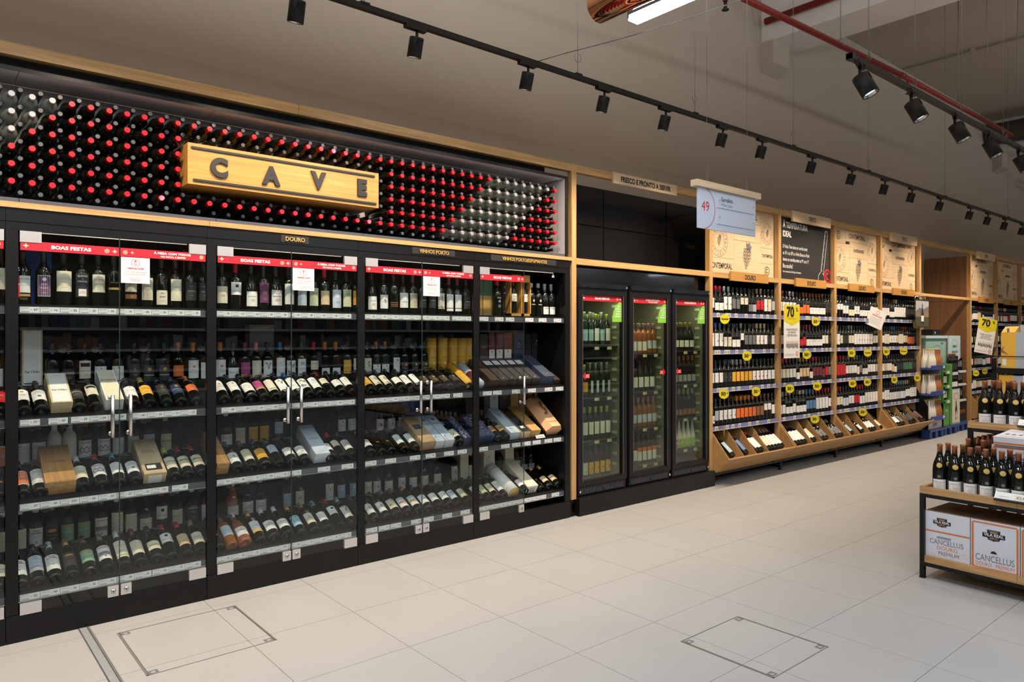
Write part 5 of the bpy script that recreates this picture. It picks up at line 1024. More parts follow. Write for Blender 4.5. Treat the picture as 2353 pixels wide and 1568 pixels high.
def low(mb, X, Y, Z, tok):
    d = quick(tok); M = Matrix.Translation((X, Y, Z)); mb.lathe(LPF, 'bottle_dark', 8, M); mb.lathe([(.0150, .235), (.0150, .298)], 'foil_'+d[2], 6, M)
    z0, z1, hw, c = d[3][0]; n = 4
    vs = [(X+.0383*math.sin(-.95+1.9*i/n), Y-.0383*math.cos(-.95+1.9*i/n), Z+z) for z in (z0, z1) for i in range(n+1)]
    mb.add(vs, [(i, i+1, n+2+i, n+1+i) for i in range(n)], 'paper_'+c, True)
for k, (x0, x1) in enumerate(BX):
    bay = empty('shelving_bay', (0, 0, 0)); tag(bay, BN[k]+' oak-framed shelving bay of red wine, counted from the coolers', 'shelving', 'oak shelving bays')
    obj('post', MB().box(x1, x1+.057, 0, .055, .13, 3.10, 'oak_z'), bay)
    if k == 4: obj('post', MB().box(14.27, x0, 0, .055, 0, 3.10, 'oak_z'), bay)
    if k == 5: pass
    xl = x0-.001 if k not in (4,) else x0
    for za, zb_ in ((3.035, 3.10), (2.22, 2.275)): obj('beam', MB().box(x0+.0005, x1-.0005, 0, .055, za, zb_, 'oak'), bay)
    obj('side_panel', MB().box(x0-.027, x0-.019, .055, .5, .1, 2.22, 'black_lam'), bay); obj('side_panel', MB().box(x1+.019, x1+.027, .055, .5, .1, 2.22, 'black_lam'), bay)
    obj('back_panel', MB().box(x0-.027, x1+.027, .46, .47, .1, 2.25, 'black_lam').box(x0-.027, x1+.027, .06, .47, 2.222, 2.23, 'black_lam'), bay)
    if k == 1:
        mb = MB().box(x0+.0, x1, .058, .07, 2.277, 3.034, 'chalkboard'); y = .0574
        mb.text('À TEMPERATURA', x0+.14, 2.93-.02, y, .098, 'paper_W', 'L', 1.5, .78).text('IDEAL', x0+.14, 2.81-.01, y, .098, 'paper_W', 'L', 1.5, .78)
        for i, t in enumerate(('O Vinho Tinto deve ser servido entre', 'os 16º e os 18º e o Vinho Branco e Rosé', 'devem ser servidos entre os 9º e os 11º.')): mb.text(t, x0+.14, 2.66-i*.078, y, .062, 'paper_W', 'L', 0, .62, .72)
        mb.text('Boa escolha!', x0+.14, 2.42, y, .075, 'paper_W', 'L', 0, .62).text('Recomendação do Enólogo Continente', x0+.14, 2.365, y, .034, 'paper_W', 'L', 0, .8)
        a, b = (x0+1.10, 2.36), (x0+1.22, 2.92); dx, dz = b[0]-a[0], b[1]-a[1]; L = math.hypot(dx, dz); nx, nz = -dz/L*.035, dx/L*.035
        mb.ring(a[0]-.01, a[1]-.03, .078, .084, y, 'paper_W', 28, 1, R(108), R(425))
        for s_ in (1, -1):
            p, q = (a[0]+nx*s_+dx*.08, a[1]+nz*s_+dz*.08), (b[0]+nx*s_, b[1]+nz*s_); ex, ez = -dz/L*.003, dx/L*.003
            mb.add([(p[0]-ex, y, p[1]-ez), (p[0]+ex, y, p[1]+ez), (q[0]+ex, y, q[1]+ez), (q[0]-ex, y, q[1]-ez)], [(3, 2, 1, 0)], 'paper_W')
        mb.ring(b[0], b[1], .032, .038, y, 'paper_W', 14, 1, -R(5), R(175))
        for i in range(26):
            f_ = .12+i*.033; p = (a[0]+nx*.9+dx*f_, a[1]+nz*.9+dz*f_); l_ = .8 if i % 5 == 0 else .4
            mb.add([(p[0], y, p[1]), (p[0], y, p[1]+.004), (p[0]-nx*l_, y, p[1]-nz*l_+.004), (p[0]-nx*l_, y, p[1]-nz*l_)], [(0, 1, 2, 3)], 'paper_W')
        mb.ring(x1-.075, 2.37, .072, .095, y, 'paper_R', 28).ring(x1-.075, 2.37, .028, .05, y, 'paper_R', 20, 1, R(50), R(310))
        obj('blackboard', mb, bay)
    else: crates(k, x0, bay)
    for t in range(4):
        z = RZ[t]; s_ = empty('shelf', (0, 0, 0), parent=bay)
        obj('board', MB().box(x0-.02, x1+.02, .012, .46, z-.03, z-.004, 'black_lam'), s_)
        obj('rail', MB().box(x0+.002, x1-.002, .0, .008, z-.045, z, 'rail_lilac').box(x0+.002, x1-.002, -.003, .0, z-.047, z-.042, 'paper_V'), s_)
        rd = random.Random(k*10+t); X = x0+.05+rd.uniform(0, .05)
        while X < x1-.03 and k < 6:
            obj('price_tag', etag(), s_, (X, -.005, z-.022)); X += rd.choice((.05, .11, .13, .16, .2, .24))
        if k < 4:
            for i, tk in enumerate(ROWS[k][t].split()):
                X = x0+.052+i*.0817; dsg = quick(tk)
                bottle(dsg, (X, .062, z-.003), (0, 0, 0), '%s label bottle %s from left on %s shelf of %s oak bay' % (dsg[5], ordn(i+1), SN[t], BN[k]), 'bottles on the oak shelves', 'red_wine_bottle', 'wine bottle', 10)
                if random.random() < .8: low(stuffmb, X+random.uniform(.005, .04) if i < 15 else X, .15, z-.003, tk)
                if random.random() < .5: low(stuffmb, X, .235, z-.003, tk)
        else:
            for i, tk in enumerate(far_rows[(t+k) % 4].split()): low(stuffmb, x0+.052+i*.0817, .062, z-.003, tk); low(stuffmb, x0+.07+i*.0795, .15, z-.003, tk)
    # tilted bin under the shelves
    bn = empty('wine_bin', (0, 0, 0)); tag(bn, 'oak angled wine bin with dividers under the %s oak bay' % BN[k], 'wine bin', 'angled oak wine bins')
    xa, xb = x0+.006, x1+.045; prof = [(.03, .575), (-.197, .292), (-.04, .138), (.25, .138), (.25, .575)]
    def side(X_): return MB().prism(prof, X_, X_+.015, 'bin_oak')
    obj('side_panel', side(xa), bn); obj('side_panel', side(xb-.015), bn)
    obj('front_panel', MB().prism([(-.197, .292), (-.04, .138), (-.029, .149), (-.186, .303)], xa+.015, xb-.015, 'bin_oak'), bn)
    obj('floor_board', MB().prism([(-.113, .243), (.24, .539), (.24, .529), (-.106, .234)], xa+.015, xb-.015, 'bin_oak').box(xa+.015, xb-.015, .24, .25, .14, .575, 'bin_oak'), bn)
    divs = {0: (.30, .55, .80), 1: (.40, .64, .98), 2: (.27, .56, .90), 3: (.10, .48, .86)}.get(k, (.3, .6, .9))
    for d_ in divs: obj('divider', MB().prism([(.03, .56), (-.183, .297), (-.075, .19), (.22, .48), (.22, .56)], xa+d_, xa+d_+.009, 'bin_oak'), bn)
    obj('base_rail', MB().box(xa, xb, .0, .03, .095, .128, 'black_metal').box(xa, xa+.16, -.03, .0, .118, .142, 'black_metal').box(xb-.2, xb, -.03, .0, .118, .142, 'black_metal').box(xb-.01, xb+.03, .0, .5, .03, .12, 'black_metal').box(xb, xb+.02, .01, .03, 0, .03, 'black_metal').box(xb-.01, xb+.03, .0, .04, 0, .006, 'black_metal'), bn)
BINS = {0: [(.17, 'DLt'), (.43, 'DBt'), (.665, 'RWt'), (.735, 'RWt'), (.90, 'DCt'), (.965, 'DCt'), (1.04, 'MWt'), (1.11, 'MWt'), (1.18, 'MWt')], 1: [(.09, 'DWt'), (.165, 'DWt'), (.24, 'DWt'), (.315, 'DWt'), (.47, 'DWt'), (.545, 'DCt'), (.76, 'GIs'), (.85, 'GIs'), (1.08, 'GIs'), (1.17, 'GIs'), (1.25, 'GIs')],
        2: [(.15, 'ELs'), (.44, 'DWl'), (.66, 'RWs'), (.74, 'RWs'), (.82, 'RWs'), (1.02, 'DCs')], 3: [(.2, 'DWs'), (.28, 'DWs'), (.40, 'CIs'), (.62, 'DDs'), (.72, 'DDs'), (.80, 'DDm'), (1.02, 'DDm'), (1.12, 'DQt')]}
for k, L in BINS.items():
    for i, (dx, tk) in enumerate(L):
        d = quick(tk); bottle(d, (BX[k][0]+dx, -.136, .300), (-R(50), 0, 0), '%s label bottle %s from left in the angled bin of %s bay' % (d[5], ordn(i+1), BN[k]), 'bottles in the angled bins', 'red_wine_bottle', 'wine bottle', 14)
so = obj('distant_bottles', stuffmb); so['kind'] = 'stuff'; so['label'] = 'rear rows and far bays of dark red wine bottles on the oak shelves'; so['category'] = 'wine bottles'
# name boards
def board(t, xc, wd, z0, z1, lab, m='pine_board', sz=.075):
    mb = MB().box(xc-wd/2, xc+wd/2, -.026, -.002, z0, z1, m); mb.text(t, xc, (z0+z1)/2-sz*.36, -.0266, sz, 'paper_K', 'C', .9 if 'Ã' in t else 1.6, .78)
    tag(obj('name_board', mb), lab, 'sign', 'wooden name boards')
for k, xc in ((0, 7.242), (1, 8.622), (2, 10.02), (3, 11.40), (4, 15.02)): board('DOURO', xc, .755, 2.195, 2.297, 'wooden region board on the lower beam of the %s oak bay' % BN[k], 'oak_sign')
board('DÃO', 16.42, .755, 2.195, 2.297, 'wooden region board on the lower beam of the sixth oak bay', 'oak_sign'); board('DÃO', 17.83, .755, 2.195, 2.297, 'wooden region board on the lower beam of the seventh oak bay', 'oak_sign')
for k, xc in ((1, 8.645), (3, 11.41), (4, 15.0)): board('TINTO', xc, .95, 2.979, 3.106, 'wide wooden board on the top beam of the %s oak bay' % BN[k])
# wobblers
WB = [(0, 6.715, 1.773, 'A'), (0, 7.143, 1.369, '5'), (0, 6.698, .969, '5'), (0, 7.329, .963, '5'), (0, 6.70, .566, '5'), (1, 8.693, 1.771, '5'), (1, 8.47, 1.361, '5'), (1, 8.065, .962, '5'), (1, 8.73, .961, '5'), (1, 8.669, .553, '5'),
      (2, 9.663, 1.363, '5'), (2, 10.144, 1.36, 'A'), (2, 9.688, .954, '5'), (2, 10.137, .955, '5'), (2, 9.995, .551, '5'), (3, 10.741, 1.366, '5'), (3, 11.335, 1.366, 'A'), (3, 11.797, 1.761, '5'), (3, 11.012, .955, '5'), (3, 11.843, .951, '5'),
      (4, 14.40, .94, 'A'), (4, 14.85, .96, 'A'), (4, 15.35, 1.76, '5'), (4, 15.1, 1.36, 'A')]
wc = {}
for i, (k, x, z, t) in enumerate(WB):
    tq_ = min(range(4), key=lambda q: abs(RZ[q]-.07-z)); wc[(k, t, tq_)] = wc.get((k, t, tq_), 0)+1; nn = wc[(k, t, tq_)]
    mb = MB(); r_ = .054; mb.poly([(r_*math.cos(a), r_*math.sin(a)) for a in [R(150-15*j) for j in range(22)]]+[(-r_*.95, r_*.95)], 0, 'promo_yellow', .0015)
    if t == '5': mb.text('50', -.006, -.017, -.0008, .052, 'paper_K', 'C', 2, .95).text('%', .036, -.002, -.0008, .024, 'paper_K', 'C', 1)
    else: mb.text('Apenas', 0, -.008, -.0008, .027, 'paper_K', 'C', 2, 1, .09)
    yaw = {4: R(40)}.get(i, R(random.uniform(-48, -22))); tier = SN[min(range(4), key=lambda q: abs(RZ[q]-.07-z))]
    tag(obj('promo_tag', mb, None, (x, -.045, z), (0, 0, yaw)), 'yellow round promo tag, %s one on the %s rail of %s bay%s' % (ordn(nn), tier, BN[k], '' if t == '5' else ', wordy'), 'promo tag', 'yellow promo tags')
def poster70(loc, rot, label):
    W_, Hh = .36, .625; mb = MB().box(-W_/2, W_/2, 0, .003, -Hh, 0, 'paper_W'); y = -.0008
    mb.poly([(-W_/2, 0), (-W_/2, -.19), (0, -.245), (W_/2, -.19), (W_/2, 0)], y, 'promo_yellow').text('70', -.035, -.135, y-.001, .16, 'paper_K', 'C', 2, 1.05).text('%', .115, -.075, y-.001, .07, 'paper_K', 'C', 1)
    mb.text('numa seleção de produtos', 0, -.165, y-.001, .016, 'paper_K')
    for i, t in enumerate(('NUMA SELEÇÃO', 'DE VINHOS', 'CERTIFICADOS')): mb.text(t, 0, -.30-.034*i, y, .034, 'paper_I', 'C', 1)
    for i in range(9): mb.box(-.125+i*.031, -.125+i*.031+.018, y, 0, -.50-.006*(i % 3), -.455, ('paper_K', 'paper_D', 'paper_Q')[i % 3]).box(-.120+i*.031, -.112+i*.031, y, 0, -.46, -.425, 'paper_T')
    mb.ring(.12, -.575, .026, .032, y, 'paper_R', 18).ring(.12, -.575, .010, .017, y, 'paper_R', 14, 1, R(50), R(310)).box(-.16, .03, y, 0, -.592, -.588, 'paper_S').box(-.16, .06, y, 0, -.582, -.578, 'paper_S')
    o = obj('promo_poster', mb, None, loc, rot); obj('holder', MB().tube((0, .002, -.02), (0, -loc[1]/math.cos(rot[2]), -.02), .003, 'steel').box(-.02, .02, -.001, .004, -.03, .0, 'acrylic'), o)
    tag(o, label, 'poster', 'yellow and white promo posters')
poster70((7.975, -.12, 1.955), (0, 0, 0), 'upright yellow and white promo poster hanging before the second oak bay')
poster70((14.66, -.16, 1.90), (0, R(10), -R(32)), 'tilted yellow and white promo poster before the fifth oak bay')
nb = MB().box(-.13, .13, 0, .002, -.13, .13, 'paper_W'); nb.ring(0, .08, .022, .027, -.0006, 'paper_R', 18).text('VINHOS CAVE', 0, .025, -.0006, .024, 'paper_R', 'C', 2)
for i in range(5): nb.box(-.09, .09-.02*(i % 2), -.0006, 0, -.005-i*.02, .0-i*.02, 'paper_S')
tag(obj('paper_note', nb, None, (10.37, -.06, 1.84), (0, R(22), -R(32))), 'white paper note tilted on the post between third and fourth bays', 'paper note')
# framed bottle poster on the last post
fp = empty('framed_poster', (11.88, -.10, 1.935)); tag(fp, 'clear framed landscape poster with bottle clamped to the post', 'poster')
obj('picture', MB().box(-.25, .25, 0, .004, -.19, .20, 'paper_S').box(-.25, .25, -.001, 0, -.19, -.05, 'paper_o').poly([(-.25, -.05), (-.25, .03), (-.1, .0), (.05, .05), (.25, .02), (.25, -.05)], -.0015, 'paper_t').poly([(-.25, .03), (-.1, .09), (.05, .07), (.25, .12), (.25, .02), (.05, .05), (-.1, 0)], -.0015, 'paper_I').poly([(-.05, -.15), (.05, -.15), (.05, .0), (.03, .05), (.013, .09), (.013, .15), (-.013, .15), (-.013, .09), (-.03, .05), (-.05, 0)], -.003, 'paper_D').box(-.05, .05, -.004, -.003, -.12, -.03, 'paper_W').text('MARQUÊS', 0, .17, -.002, .02, 'paper_W'), fp)
obj('frame', MB().box(-.275, -.25, -.004, .006, -.215, .215, 'acrylic').box(.25, .275, -.004, .006, -.215, .215, 'acrylic').box(-.275, .275, -.004, .006, -.215, -.19, 'steel').box(-.275, .275, -.004, .006, .20, .215, 'steel'), fp)
obj('clamp', MB().path([(.12, 0, .21), (.14, .02, .26), (-.12, .05, .265), (-.14, .06, .22)], .006, 'steel'), fp)
obj('rod', MB().tube((-.12, .02, .2), (-.12, .12, .24), .008, 'steel'), fp); obj('rod', MB().tube((.12, .02, .2), (.12, .12, .24), .008, 'steel'), fp)
# ------------------------------------------------------------------ niche with promotional stands
frame('oak_frame', 'oak frame spanning the open niche with promotional stands', [('beam', (12.107, 14.27, 0, .055, 3.035, 3.10), 'oak'), ('beam', (12.107, 14.27, 0, .055, 2.222, 2.265), 'oak'), ('side_panel', (14.25, 14.27, .055, .735, 0, 2.21), 'panel_oak'), ('side_panel', (14.25, 14.27, .055, .735, 2.215, 3.0), 'panel_oak'), ('side_panel', (12.107, 12.12, .055, .735, 0, 3.0), 'panel_oak')])
tag(obj('green_banner', MB().box(12.3, 12.75, .60, .62, .1, 1.75, 'board_green').disc(12.62, 1.42, .12, .598, 'paper_R', 24).text('%', 12.62, 1.36, .597, .16, 'paper_K')), 'green standing banner with red disc in the niche', 'banner')
def pallet(x0, x1, y0, y1, lab):
    p = empty('plastic_pallet', (0, 0, 0)); tag(p, lab, 'pallet', 'blue plastic pallets')
    mb = MB()
    for i in range(5): mb.box(x0, x1, y0+i*(y1-y0)/5+.01, y0+(i+1)*(y1-y0)/5-.01, .125, .145, 'pallet_blue')
    mb.box(x0, x1, y0, y0+.02, .11, .145, 'pallet_blue'); obj('deck', mb, p)
    for fx in (x0+.03, (x0+x1)/2-.05, x1-.13):
        for fy in (y0+.02, y1-.14): obj('foot', MB().box(fx, fx+.10, fy, fy+.12, 0, .125, 'pallet_blue').box(fx+.03, fx+.05, fy-.004, fy, .0, .125, 'tray_blue'), p)
pallet(12.0, 12.62, -.17, .45, 'blue plastic pallet under the milky bottle stand'); pallet(12.66, 13.25, -.15, .45, 'blue plastic pallet under the green stand'); pallet(13.3, 13.9, -.12, .5, 'blue plastic pallet under the black stand')
st = empty('cardboard_stand', (0, 0, 0)); tag(st, 'grey cardboard stand with blue trays of milky bottles', 'display stand')
obj('body', MB().box(12.03, 12.045, -.0, .40, .145, 1.36, 'kraft').box(12.58, 12.60, -.10, .40, .145, 1.25, 'board_grey').box(12.05, 12.58, .38, .40, .145, 1.3, 'board_grey').prism([(-.13, .145), (-.13, .5), (.05, .8), (.05, .145)], 12.02, 12.03, 'black_lam'), st)
obj('plinth', MB().box(12.05, 12.58, -.13, .38, .145, .30, 'board_grey').text('Licor', 12.30, .19, -.131, .09, 'paper_K', 'C', 1), st)
for i, z in enumerate((1.09, .69, .30)):
    obj('tray', MB().box(12.04, 12.62, -.17, .38, z-.02, z, 'tray_blue').box(12.04, 12.62, -.175, -.165, z-.02, z+.045, 'tray_blue').box(12.50, 12.57, -.178, -.175, z-.005, z+.035, 'tag_white'), st)
    for row in range(2):
        for j in range(6):
            dm = 'bottle_milk' if j < 3 else 'bottle_caramel'
            d = ('milk', dm, 'Y' if j < 3 else 'C', [(.02, .075, .036, 'W' if j < 3 else 'T')], [('=', .055, .022, 'O' if j < 3 else 'C', 2)], 'milky' if j < 3 else 'caramel')
            bottle(d, (12.10+j*.083, -.12+row*.085, z+.001), (0, 0, 0), '%s liqueur bottle %s from left%s on the %s blue tray' % (d[5], ordn(j % 3+1), ' behind' if row else '', ('top', 'middle', 'lowest')[i]), 'liqueur bottles on the blue trays', 'liqueur_bottle', 'liqueur bottle', 12)
g = empty('cardboard_stand', (0, 0, 0)); tag(g, 'green cardboard stand holding small dark bottles', 'display stand')
obj('body', MB().box(12.66, 12.68, -.12, .3, .145, 1.12, 'board_green').box(12.90, 13.02, -.13, .3, .145, 1.14, 'board_green').box(12.68, 12.9, .28, .3, .145, 1.12, 'board_green').box(12.66, 12.92, -.13, .28, .145, .52, 'board_green').text('Vinho', 12.78, .38, -.131, .05, 'paper_W'), g)
for z in (.56, .80, 1.03): obj('tray', MB().box(12.68, 12.9, -.14, .28, z-.02, z, 'board_green').box(12.68, 12.9, -.145, -.14, z-.05, z+.01, 'board_green').box(12.76, 12.86, -.148, -.145, z-.045, z, 'tag_white'), g)
for i, z in enumerate((.56, .80)):
    for j in range(2): bottle(quick('RWs'), (12.73+j*.085, -.08, z+.001), (0, 0, 0), 'small white label bottle %s from left, %s green tray' % (ordn(j+1), ('lower', 'upper')[i]), 'bottles in the niche stands', 'red_wine_bottle', 'wine bottle', 10)
hd = MB().box(12.34, 13.22, .02, .30, 1.13, 1.56, 'board_teal').box(12.30, 13.26, .0, .32, 1.555, 1.60, 'board_sky').add([(13.2, -.02, 1.60), (13.72, -.02, 1.60), (13.72, -.02, 1.22), (13.46, -.02, 1.13), (13.2, -.02, 1.22), (13.2, .0, 1.60), (13.72, .0, 1.60), (13.72, .0, 1.22), (13.46, .0, 1.13), (13.2, .0, 1.22)], [(4, 3, 2, 1, 0), (5, 6, 7, 8, 9), (0, 1, 6, 5), (1, 2, 7, 6), (2, 3, 8, 7), (3, 4, 9, 8), (4, 0, 5, 9)], 'board_sky')
hd.text('VERMUTE', 12.78, 1.33, .019, .075, 'paper_I', 'C', 1, 1.1).text('LISBOETA ORIGINAL', 12.78, 1.27, .019, .035, 'paper_I').text('REFRESCANTE', 12.82, 1.19, .019, .07, 'paper_I', 'C', 1).ring(12.80, 1.30, .14, .146, .019, 'paper_I', 20, 1.5, R(20), R(160))
hd.poly([(12.95, 1.47), (13.0, 1.50), (13.06, 1.48), (13.12, 1.51), (13.05, 1.46), (13.0, 1.46)], .018, 'paper_I').text('VERMUTE', 13.46, 1.40, -.021, .055, 'paper_K', 'C', 1, .8).text('REFRESCANTE', 13.46, 1.31, -.021, .05, 'paper_K', 'C', 1, .8, .36).ring(13.46, 1.40, .13, .135, -.021, 'paper_I', 20, 1, R(10), R(170))
h = empty('cardboard_stand', (0, 0, 0)); tag(h, 'pale teal cardboard header over the vermouth stand', 'display stand'); obj('header', hd, h)
obj('body', MB().box(13.04, 13.06, .0, .3, .145, 1.15, 'black_lam').box(13.40, 13.42, .0, .3, .145, 1.13, 'board_sky').box(13.04, 13.42, .28, .3, .145, 1.13, 'black_lam'), h)
pc_ = MB().box(13.06, 13.42, -.11, .25, .145, .72, 'board_sky'); pc_.box(13.08, 13.40, -.113, -.11, .17, .69, 'paper_C').poly([(13.2, .22), (13.29, .22), (13.29, .40), (13.265, .46), (13.265, .52), (13.225, .52), (13.225, .46), (13.2, .40)], -.114, 'paper_D').poly([(13.205, .27), (13.245, .37), (13.285, .27), (13.245, .2)], -.1145, 'paper_C').ring(13.245, .60, .05, .055, -.114, 'paper_I', 20, 2)
obj('plinth', pc_, h)
for i, z in enumerate((.72, 1.0)):
    obj('tray', MB().box(13.06, 13.42, -.1, .28, z-.02, z, 'black_lam').box(13.12, 13.36, -.104, -.1, z-.05, z, 'tag_white'), h)
    for j in range(4): bottle(quick('FDs' if i else 'DWl'), (13.11+j*.085, -.05, z+.001), (0, 0, 0), 'vermouth stand bottle %s from left on its %s tray' % (ordn(j+1), ('lower', 'upper')[i]), 'bottles in the niche stands', 'red_wine_bottle', 'wine bottle', 10)
bs = empty('cardboard_stand', (0, 0, 0)); tag(bs, 'black cardboard stand of square bottles against the oak panel', 'display stand')
obj('body', MB().box(13.50, 13.52, -.05, .4, .145, 1.26, 'black_lam').box(14.02, 14.04, .05, .4, .145, 1.22, 'black_lam').box(13.52, 14.02, .38, .4, .145, 1.25, 'panel_oak').box(13.52, 14.02, -.02, .38, .145, .52, 'black_lam').text('Reserva', 13.77, .28, -.021, .12, 'print_orange', 'C', 0, .9), bs)
for i, z in enumerate((.53, .80, 1.02)):
    obj('tray', MB().box(13.52, 14.02, -.03, .38, z-.02, z, 'black_lam').box(13.58, 13.96, -.034, -.03, z-.05, z-.01, 'tag_white'), bs)
    for j in range(3):
        d = ('prt', 'bottle_dark', 'O', [(.05, .15, .036, 'I')], [('=', .11, .02, 'S', 3)], 'dark'); bottle(d, (13.62+j*.1, .03, z+.001), (0, 0, 0), 'orange capped dark bottle %s from left, %s tray of black stand' % (ordn(j+1), ('lowest', 'middle', 'top')[i]), 'bottles in the niche stands', 'port_bottle', 'wine bottle', 10)
tag(obj('cash_box', MB().box(12.85, 13.15, .1, .3, 1.605, 1.70, 'black_lam').disc(12.95, 1.65, .02, .099, 'paper_S')), 'small black box on top of the teal header', 'box')

# ------------------------------------------------------------------ tiered table display (local x runs away from the aisle, -y towards the viewer's right)
TROT = -R(3.2); TB = Matrix.Translation((5.094, -2.591, 0)) @ Matrix.Rotation(TROT, 4, 'Z')
def tl(x, y, z): v = TB @ Vector((x, y, z)); return (v.x, v.y, v.z)
class TableTier:   # the upper step of the same table: its parts hang from the same root, shifted
    def __init__(s, root, x, y): s.root = root; s.x = x; s.y = y
def tpart(name, mb, t): return obj(name, mb, t.root, (t.x, t.y, 0)) if isinstance(t, TableTier) else obj(name, mb, t)
def table(label, x0, x1, y0, y1, zlow, ztop, th=.045, root=None):
    if root: t = TableTier(root, x0, y0)
    else: t = empty('display_table', tl(x0, y0, 0), (0, 0, TROT)); tag(t, label, 'table')
    Lx, Ly = x1-x0, y1-y0
    for a in (0, Lx-.028):
        for b in (0, Ly+.028): tpart('leg', MB().box(a, a+.028, b-.028, b, 0.004, ztop-th, 'black_metal').box(a-.002, a+.03, b-.03, b+.002, 0, .006, 'black_metal'), t)
    for z in ([zlow] if zlow else [])+[ztop]:
        m = MB().box(.028, Lx-.028, -.028, -.002, z-th-.024, z-th, 'black_metal').box(.028, Lx-.028, Ly+.002, Ly+.028, z-th-.024, z-th, 'black_metal').box(.0, .026, Ly+.028, -.028, z-th-.024, z-th, 'black_metal').box(Lx-.026, Lx, Ly+.028, -.028, z-th-.024, z-th, 'black_metal')
        tpart('frame_bar', m, t)
        e = .0 if z == ztop else .005
        n = max(1, int(-Ly/.55)); 
        for i in range(n):
            a, b = Ly*i/n-.001, Ly*(i+1)/n+.001
            m = MB().box(e, Lx-e, b, a, z-th, z-.018, 'table_wood').box(e, e+.022, b, a, z-.018, z, 'table_wood').box(Lx-e-.022, Lx-e, b, a, z-.018, z, 'table_wood')
            if i == 0: m.box(e+.022, Lx-e-.022, a-.022, a, z-.018, z, 'table_wood')
            tpart('tray_board', m, t)
    return t
tb1 = table('stepped wooden display table with black legs and trays of copper capped bottles', 0, 1.15, 0, -2.2, .152, .601)
table('', .53, 1.15, -.083, -2.2, None, .998, root=tb1)
def tb_bottle(x, y, z, lab, seal=True): bottle('table', tl(x, y, z), (0, 0, TROT-R(68)+R(random.uniform(-6, 6))), lab, 'copper capped bottles on the display table', 'burgundy_bottle', 'wine bottle', 20, seal=seal)
for i in range(12):
    for r in range(2): tb_bottle(.070+.094*r, -.095-.0885*i-(.012 if r else 0), .584, 'copper capped bottle %s from the aisle end, %s row, lower tray' % (ordn(i+1), ('front', 'second')[r]))
for r in range(2):
    for i in range(7): tb_bottle(.50+.09*i, -.10-.09*r, .584, 'copper capped bottle %s from front, %s column, at lower tray end' % (ordn(i+1), ('outer', 'inner')[r]))
for i in range(10):
    for r in range(3): tb_bottle(.60+.094*r, -.165-.0885*i-(.02 if r else 0), .981, 'copper capped bottle %s from the aisle end, %s row, upper tray' % (ordn(i+1), ('front', 'second', 'third')[r]))
def zig(mb, pts_x0, pts_x1, z, y, down=True, hgt=.010):
    n = int(abs(pts_x1-pts_x0)/.009); mb.box(pts_x0, pts_x1, y, y+.0004, z-.0035, z+.0035, 'print_orange')
    for i in range(n):
        a = pts_x0+(pts_x1-pts_x0)*i/n; b = a+(pts_x1-pts_x0)/n; s_ = -1 if down else 1
        mb.add([(a, y-.0001, z+s_*.003), ((a+b)/2, y-.0001, z+s_*hgt), (b, y-.0001, z+s_*.003)], [(0, 1, 2)], 'print_orange')
def zigv(mb, x, z0, z1, y, s_):
    mb.box(x-.0035, x+.0035, y, y+.0004, z0, z1, 'print_orange'); n = int((z1-z0)/.009)
    for i in range(n):
        a = z0+(z1-z0)*i/n; b = a+(z1-z0)/n; mb.add([(x+s_*.003, y-.0001, a), (x+s_*.010, y-.0001, (a+b)/2), (x+s_*.003, y-.0001, b)], [(0, 1, 2)], 'print_orange')
def badge(mb, x, z, s, y):
    mb.poly([(x-s, z+s*.15), (x-s*.58, z+s*.15), (x-s*.58, z+s*.48), (x+s*.58, z+s*.48), (x+s*.58, z+s*.15), (x+s, z+s*.15), (x+s, z-s*.30), (x+s*.58, z-s*.30), (x+s*.50, z-s*.52), (x+.08*s, z-s*.58), (x, z-s*.66), (x-.08*s, z-s*.58), (x-s*.50, z-s*.52), (x-s*.58, z-s*.30), (x-s, z-s*.30)], y, 'paper_K')
    mb.box(x-s*.45, x+s*.45, y-.0005, y, z+s*.36, z+s*.40, 'print_orange').box(x-s*.45, x+s*.45, y-.0005, y, z-s*.44, z-s*.40, 'print_orange')
    mb.text('ADEGA', x, z+s*.17, y-.0006, s*.20, 'paper_W').text('VILA REAL', x, z-s*.16, y-.0008, s*.40, 'paper_W', 'C', 1, .95, s*1.8).text('DESDE 1955', x, z-s*.34, y-.0006, s*.12, 'paper_W')
